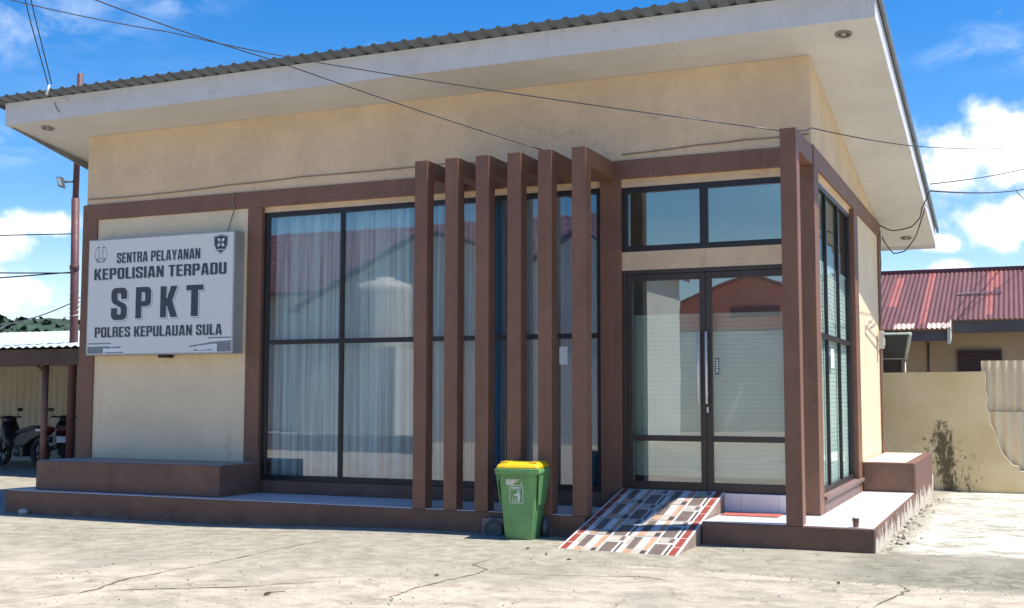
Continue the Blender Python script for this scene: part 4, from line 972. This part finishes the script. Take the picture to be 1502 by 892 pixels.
for k in range(9): m_.hexa([(-18+k*2, 4.34, 2.16), (-17.93+k*2, 4.34, 2.16), (-17.93+k*2, 7.9, 2.62), (-18+k*2, 7.9, 2.62)], [(-18+k*2, 4.34, 2.30), (-17.93+k*2, 4.34, 2.30), (-17.93+k*2, 7.9, 2.80), (-18+k*2, 7.9, 2.80)])
m_.build('timber_frame', mat('brown_timber', (.11, .07, .055), .8, .2, 3, .3, 40), CP)
PB = mat('brown_steel_post', (.20, .11, .09), .6, .12, 5, .1, 40)
for x in (-5.36, -8.6, -11.9, -15.2): MB().tube([(x, 4.6, -.15), (x, 4.6, 2.3)], .065, 12).build('post', PB, CP)
m_ = MB().tube([(-5.36, 4.62, 1.9), (-5.9, 4.62, 2.25)], .035, 8); m_.build('brace', PB, CP)

FN = thing('back_fence', 'tan ribbed sheet fence behind the parked motorcycles', 'fence', (-10, 7.6, 0))
m_ = MB(); corr(m_, -20, -1.5, 7.55, .55, 2.12, .2, .02); m_.build('sheet', mat('tan_sheet', (.62, .54, .40), .7, .08, 3, 0, stain=(.42, .36, .26), stain_amt=.5, stretch=(4, 1, .4)), FN)
m_ = MB(); m_.box(-20, -1.5, 7.45, 7.6, -.2, .6); m_.build('base_wall', mat('grey_base_wall', (.42, .40, .38), .85, .1, 3, .2, 30), FN)
m_ = MB(); m_.box(-20, -1.5, 7.5, 7.62, 2.12, 2.16); m_.build('capping', plain('pinkish_cap', (.55, .42, .36), .7), FN)

PO = thing('utility_pole', 'tall rusty red steel pipe pole rising behind the left end of the roof', 'pole', (-4.95, 4.88, 0))
m_ = MB().tube([(-4.97, 4.89, -.2), (-4.85, 4.78, 2.67), (-4.74, 4.6, 5.3)], [.085, .08, .075], 14).tube([(-4.745, 4.605, 5.25), (-4.62, 4.5, 7.72)], [.06, .055], 14)
m_.lathe([(.078, 0), (.09, .01), (.09, .1), (.078, .11)], (-4.80, 4.69, 3.9), (.045, -.05, 1), 14)
m_.build('pipe', mat('rusty_red_pipe', (.11, .042, .043), .6, .15, 2.5, .2, 30, stain=(.12, .045, .04), stain_amt=.6), PO)
FL = thing('flood_light', 'small square floodlight fixed to the left of the tall red pole', 'lamp', (-4.88, 4.5, 5.6))
m_ = MB(); m_.hexa([(-5.02, 4.42, 5.53), (-4.80, 4.34, 5.47), (-4.80, 4.40, 5.45), (-5.02, 4.48, 5.51)], [(-5.10, 4.44, 5.72), (-4.90, 4.36, 5.69), (-4.90, 4.44, 5.68), (-5.10, 4.52, 5.71)]); m_.build('lamp_case', plain('lamp_grey', (.06, .065, .07), .5), FL)
m_ = MB(); m_.hexa([(-5.0, 4.405, 5.55), (-4.83, 4.335, 5.50), (-4.83, 4.34, 5.50), (-5.0, 4.41, 5.55)], [(-5.075, 4.425, 5.70), (-4.905, 4.352, 5.67), (-4.905, 4.357, 5.67), (-5.075, 4.43, 5.70)]); m_.build('lamp_glass', plain('lamp_lens_pale', (.55, .6, .55), .15), FL)
m_ = MB().tube([(-4.9, 4.42, 5.6), (-4.73, 4.57, 5.62)], .02, 8); m_.build('bracket', plain('bracket_grey', (.1, .1, .1), .5), FL)
rope = []
for k in range(40): rope.append((-4.845+.095*math.cos(k*.9), 4.775+.095*math.sin(k*.9), 2.95+.012*k*(1 if k % 7 else 1.1)))
tag(MB().tube(rope, .014, 6).build('white_rope', plain('rope_white', (.62, .58, .5), .9)), 'white rope wound round the red pole above the shelter roof', 'rope')
cable('pale slack wire from the shelter roof up to the pole ties', [(-9.5, 6.5, 2.85), (-7, 5.2, 2.95), (-4.9, 4.8, 3.3)], .012, MAT['cable_glint'], .05)
cable('topmost thin wire crossing low in the left sky to the red pole', [(-14, 3.2, 4.75), (-4.8, 4.7, 4.62)], .012, DK, .0)
cable('middle wire in the left sky sloping down to the red pole', [(-14, 3.2, 4.25), (-4.85, 4.75, 3.86)], .014, DK, .05)
cable('lower wire in the left sky rising to the red pole', [(-14, 3.2, 3.62), (-4.85, 4.75, 3.88)], .014, DK, .05)

def motorbike(label, loc, rz, plate):
    T = thing('motorcycle', label, 'motorcycle', loc, rz, 'motorcycles parked under the shelter')
    BK = mat('black_fairing', (.018, .018, .022), .45, .1, 8, 0); RB_ = plain('tyre_rubber', (.02, .02, .02), .8); GR = plain('engine_grey', (.06, .06, .065), .4, .6)
    for x in (-.62, .62):
        wq = MB().lathe([(.20, -.045), (.25, -.05), (.285, -.03), (.295, 0), (.285, .03), (.25, .05), (.20, .045), (.2, -.045)], (x, 0, .295), (0, 1, 0), 28).build('wheel', RB_, T, local=True)
        rm = MB().lathe([(.0, -.05), (.04, -.05), (.04, .05), (0, .05)], (x, 0, .295), (0, 1, 0), 12).lathe([(.185, -.03), (.205, -.03), (.205, .03), (.185, .03), (.185, -.03)], (x, 0, .295), (0, 1, 0), 24)
        for k in range(5):
            a = k*2*math.pi/5; rm.tube([(x+.03*math.cos(a), 0, .295+.03*math.sin(a)), (x+.19*math.cos(a), 0, .295+.19*math.sin(a))], .014, 6)
        rm.build('rim', GR, wq, local=True)
    def side(poly, hw, name, m, taper=.75):
        mb = MB(); nn = len(poly)
        cx_ = sum(p[0] for p in poly)/nn; cz_ = sum(p[1] for p in poly)/nn
        lay = [(-hw, taper), (-hw*.7, 1), (hw*.7, 1), (hw, taper)]
        for y, s in lay: mb.v += [(cx_+(px-cx_)*s, y, cz_+(pz-cz_)*s) for px, pz in poly]
        for L in range(3):
            for k in range(nn): k2 = (k+1) % nn; mb.f.append((L*nn+k, L*nn+k2, (L+1)*nn+k2, (L+1)*nn+k)); mb.mi.append(0); mb.sm.append(True)
        mb.f += [tuple(range(nn))[::-1], tuple(3*nn+k for k in range(nn))]; mb.mi += [0, 0]; mb.sm += [False]*2
        return mb.build(name, m, T, local=True)
    side([(-.92, .80), (-.85, .66), (-.5, .55), (-.2, .38), (.15, .36), (.18, .52), (-.02, .68), (-.3, .74), (-.7, .82)], .13, 'rear_body', BK)
    side([(-.78, .83), (-.72, .78), (-.1, .68), (.08, .66), (.06, .73), (-.15, .78), (-.5, .84)], .14, 'seat', plain('seat_vinyl', (.018, .018, .02), .6))
    side([(.12, .38), (.3, .34), (.42, .55), (.5, .82), (.44, .92), (.36, .9), (.28, .62)], .19, 'leg_shield', BK, .6)
    side([(.36, .88), (.5, .84), (.56, .94), (.5, 1.03), (.38, 1.02), (.32, .95)], .13, 'handlebar_cowl', BK, .7)
    side([(.3, .55), (.62, .62), (.93, .44), (.9, .38), (.62, .56), (.4, .5)], .06, 'front_fender', BK)
    side([(-.96, .62), (-.62, .62), (-.4, .5), (-.6, .56), (-.94, .5)], .06, 'rear_fender', BK)
    MB().box(-.2, .12, -.11, .11, .2, .42).lathe([(.0, -.14), (.09, -.13), (.1, 0), (.09, .13), (0, .14)], (.0, 0, .3), (0, 1, 0), 14).build('engine', GR, T, .02, local=True)
    MB().tube([(.46, -.31, 1.0), (.5, -.2, 1.0), (.44, 0, .98), (.5, .2, 1.0), (.46, .31, 1.0)], .016, 8).build('handlebar', MAT['black'], T, local=True)
    for s in (-1, 1):
        MB().tube([(.48, s*.24, 1.0), (.52, s*.29, 1.13)], .007, 6).hexa([(.50, s*.24, 1.12), (.50, s*.36, 1.12), (.52, s*.36, 1.12), (.52, s*.24, 1.12)], [(.50, s*.25, 1.19), (.50, s*.37, 1.19), (.52, s*.37, 1.19), (.52, s*.25, 1.19)]).build('mirror', MAT['black'], T, local=True)
        MB().tube([(.62, s*.075, .295), (.46, s*.075, .8)], .022, 8).build('fork', GR, T, local=True)
    MB().tube([(.1, -.13, .24), (-.3, -.15, .26), (-.95, -.17, .42)], [.025, .04, .05], 10).build('exhaust', GR, T, local=True)
    MB().lathe([(0, .03), (.06, .02), (.08, -.02), (.08, -.05)], (.55, 0, .93), (1, 0, .1), 14).build('headlight', plain('headlamp_glass', (.5, .5, .5), .1), T, local=True)
    MB().hexa([(-.95, -.09, .74), (-.9, -.09, .70), (-.9, .09, .70), (-.95, .09, .74)], [(-.93, -.1, .81), (-.84, -.1, .82), (-.84, .1, .82), (-.93, .1, .81)]).build('tail_light', plain('red_lens', (.14, .015, .012), .25), T, local=True)
    MB().box(-.80, -.62, .115, .135, .73, .775).build('side_decal', plain('white_decal_bike', (.7, .66, .62), .5), T, local=True)
    if plate: MB().hexa([(-1.0, -.13, .50), (-.985, -.13, .50), (-.985, .13, .50), (-1.0, .13, .50)], [(-.95, -.13, .63), (-.935, -.13, .63), (-.935, .13, .63), (-.95, .13, .63)]).build('licence_plate', plain('plate_white', (.7, .7, .7), .5), T, local=True)
    return T
motorbike('black motorcycle parked side on left of the first shelter post', (-7.0, 5.62, .03), R(172), False)
motorbike('black motorcycle with white plate partly hidden between the two shelter posts', (-6.55, 6.35, .03), R(133), True)

# ------------------------------------------------------------------ across the yard (seen mirrored in the glass)
PW = mat('white_house_wall', (.66, .63, .56), .8, .05, .7, .1, 20, stain=(.45, .4, .33), stain_amt=.3)
def tile_roof(name, col):
    m, t, bs = new_mat(name)
    p = t.n('ShaderNodeNewGeometry').outputs['Position']
    br = t.n('ShaderNodeTexBrick'); t.set(br.inputs['Vector'], t.scale(p, (1, 1.25, 0))); br.inputs['Scale'].default_value = 1
    br.inputs['Brick Width'].default_value = .35; br.inputs['Row Height'].default_value = .4; br.inputs['Mortar Size'].default_value = .035
    br.inputs['Color1'].default_value = (*col, 1); br.inputs['Color2'].default_value = (*[c*.75 for c in col], 1); br.inputs['Mortar'].default_value = (*[c*.25 for c in col], 1)
    t.set(bs.inputs['Base Color'], br.outputs[0]); bs.inputs['Roughness'].default_value = .6
    return m
TR = tile_roof('purple_roof_tiles', (.26, .12, .14))
def gable_house(label, apex, zl, zr_, xl, xr, yf, depth, wm, rm, name='gable_house', cat='house', ov=.3):
    H = thing(name, label, cat, ((xl+xr)/2, yf-depth/2, 0))
    ax_, az_ = apex
    MB().prism([(xl, -.3), (xr, -.3), (xr, zr_), (ax_, az_), (xl, zl)], 1, yf-depth, yf).build('wall', wm, H)
    m_ = MB(); sl_ = (az_-zl)/(ax_-xl); sr_ = (az_-zr_)/(xr-ax_)
    for a, za, b, zb in ((xl-ov, zl-ov*sl_, ax_, az_), (ax_, az_, xr+ov, zr_-ov*sr_)):
        m_.hexa([(a, yf-depth-.3, za+.02), (b, yf-depth-.3, zb+.02), (b, yf+.25, zb+.02), (a, yf+.25, za+.02)], [(a, yf-depth-.3, za+.14), (b, yf-depth-.3, zb+.14), (b, yf+.25, zb+.14), (a, yf+.25, za+.14)])
    m_.build('roof', rm, H)
    return H
gable_house('white gabled house mirrored in the glazing behind the slats', (-6.4, 6.95), 4.55, 5.85, -11.4, -2.2, -22, 6, PW, TR)
gable_house('white walled house whose gable mirrors beside the sixth slat', (-.75, 6.75), 5.95, 5.75, -2.15, .75, -22, 6, PW, TR)
RHB = thing('tile_roof_house', 'long house with purple tiled roof mirrored at the top of the window', 'house', (-10, -31, 0))
MB().box(-26, -3.6, -34, -29, -.3, 6.0).build('wall', PW, RHB)
MB().hexa([(-26.5, -28.4, 5.7), (-3.1, -28.4, 5.7), (-3.1, -31.5, 8.7), (-26.5, -31.5, 8.7)], [(-26.5, -28.4, 5.85), (-3.1, -28.4, 5.85), (-3.1, -31.5, 8.85), (-26.5, -31.5, 8.85)]).hexa([(-26.5, -31.6, 8.7), (-3.1, -31.6, 8.7), (-3.1, -34.7, 5.7), (-26.5, -34.7, 5.7)], [(-26.5, -31.6, 8.85), (-3.1, -31.6, 8.85), (-3.1, -34.7, 5.85), (-26.5, -34.7, 5.85)]).build('roof', TR, RHB)
rgh = gable_house('red gabled building with a dark sign mirrored in the glass door', (1.2, 6.75), 4.9, 4.9, -3.9, 6.3, -38, 9, mat('coral_wall', (.72, .22, .13), .8, .06, .6, .1, 20), mat('red_brown_roof', (.33, .09, .06), .7, .1, 1, 0), 'red_gable_building', 'building')
MB().box(-3.95, 6.35, -37.99, -37.9, -.3, 4.35).build('lower_wall', PW, rgh)
MB().box(.3, 2.4, -37.99, -37.93, 4.95, 5.4).build('sign_panel', plain('dark_red_panel', (.2, .03, .03), .5), rgh)
YW = MB(); YW.box(-30, 6.5, -30-.1+8.6, -21.3, -.3, 2.2)
WT = thing('water_tank', 'cream plastic water tank on a pedestal mirrored in the left window', 'water tank', (-5.63, -18, 0))
MB().lathe([(0, 2.9), (.83, 2.9), (.85, 2.95)]+[(.85-.02*(k % 2), 3.0+k*.11) for k in range(15)]+[(.85, 4.68), (.8, 4.85), (.45, 4.95), (.3, 4.96), (.3, 5.04), (0, 5.05)], (-5.63, -18, 0), n=36).build('tank_body', plain('cream_tank_plastic', (.66, .60, .50), .5), WT)
MB().box(-6.5, -4.76, -18.87, -17.13, -.3, 2.9).build('pedestal', PW, WT)
bx = MB(); bx.box(-.35, .35, 0, 0, 0, 0)
tag(MB().box(-16, -2.5, -15.2, -15.0, -.3, .42).build('yard_wall', mat('grey_yard_wall', (.32, .31, .3), .85, .1, 1, .1, 20)), 'low grey yard wall mirrored near the bottom of the left window', 'wall')
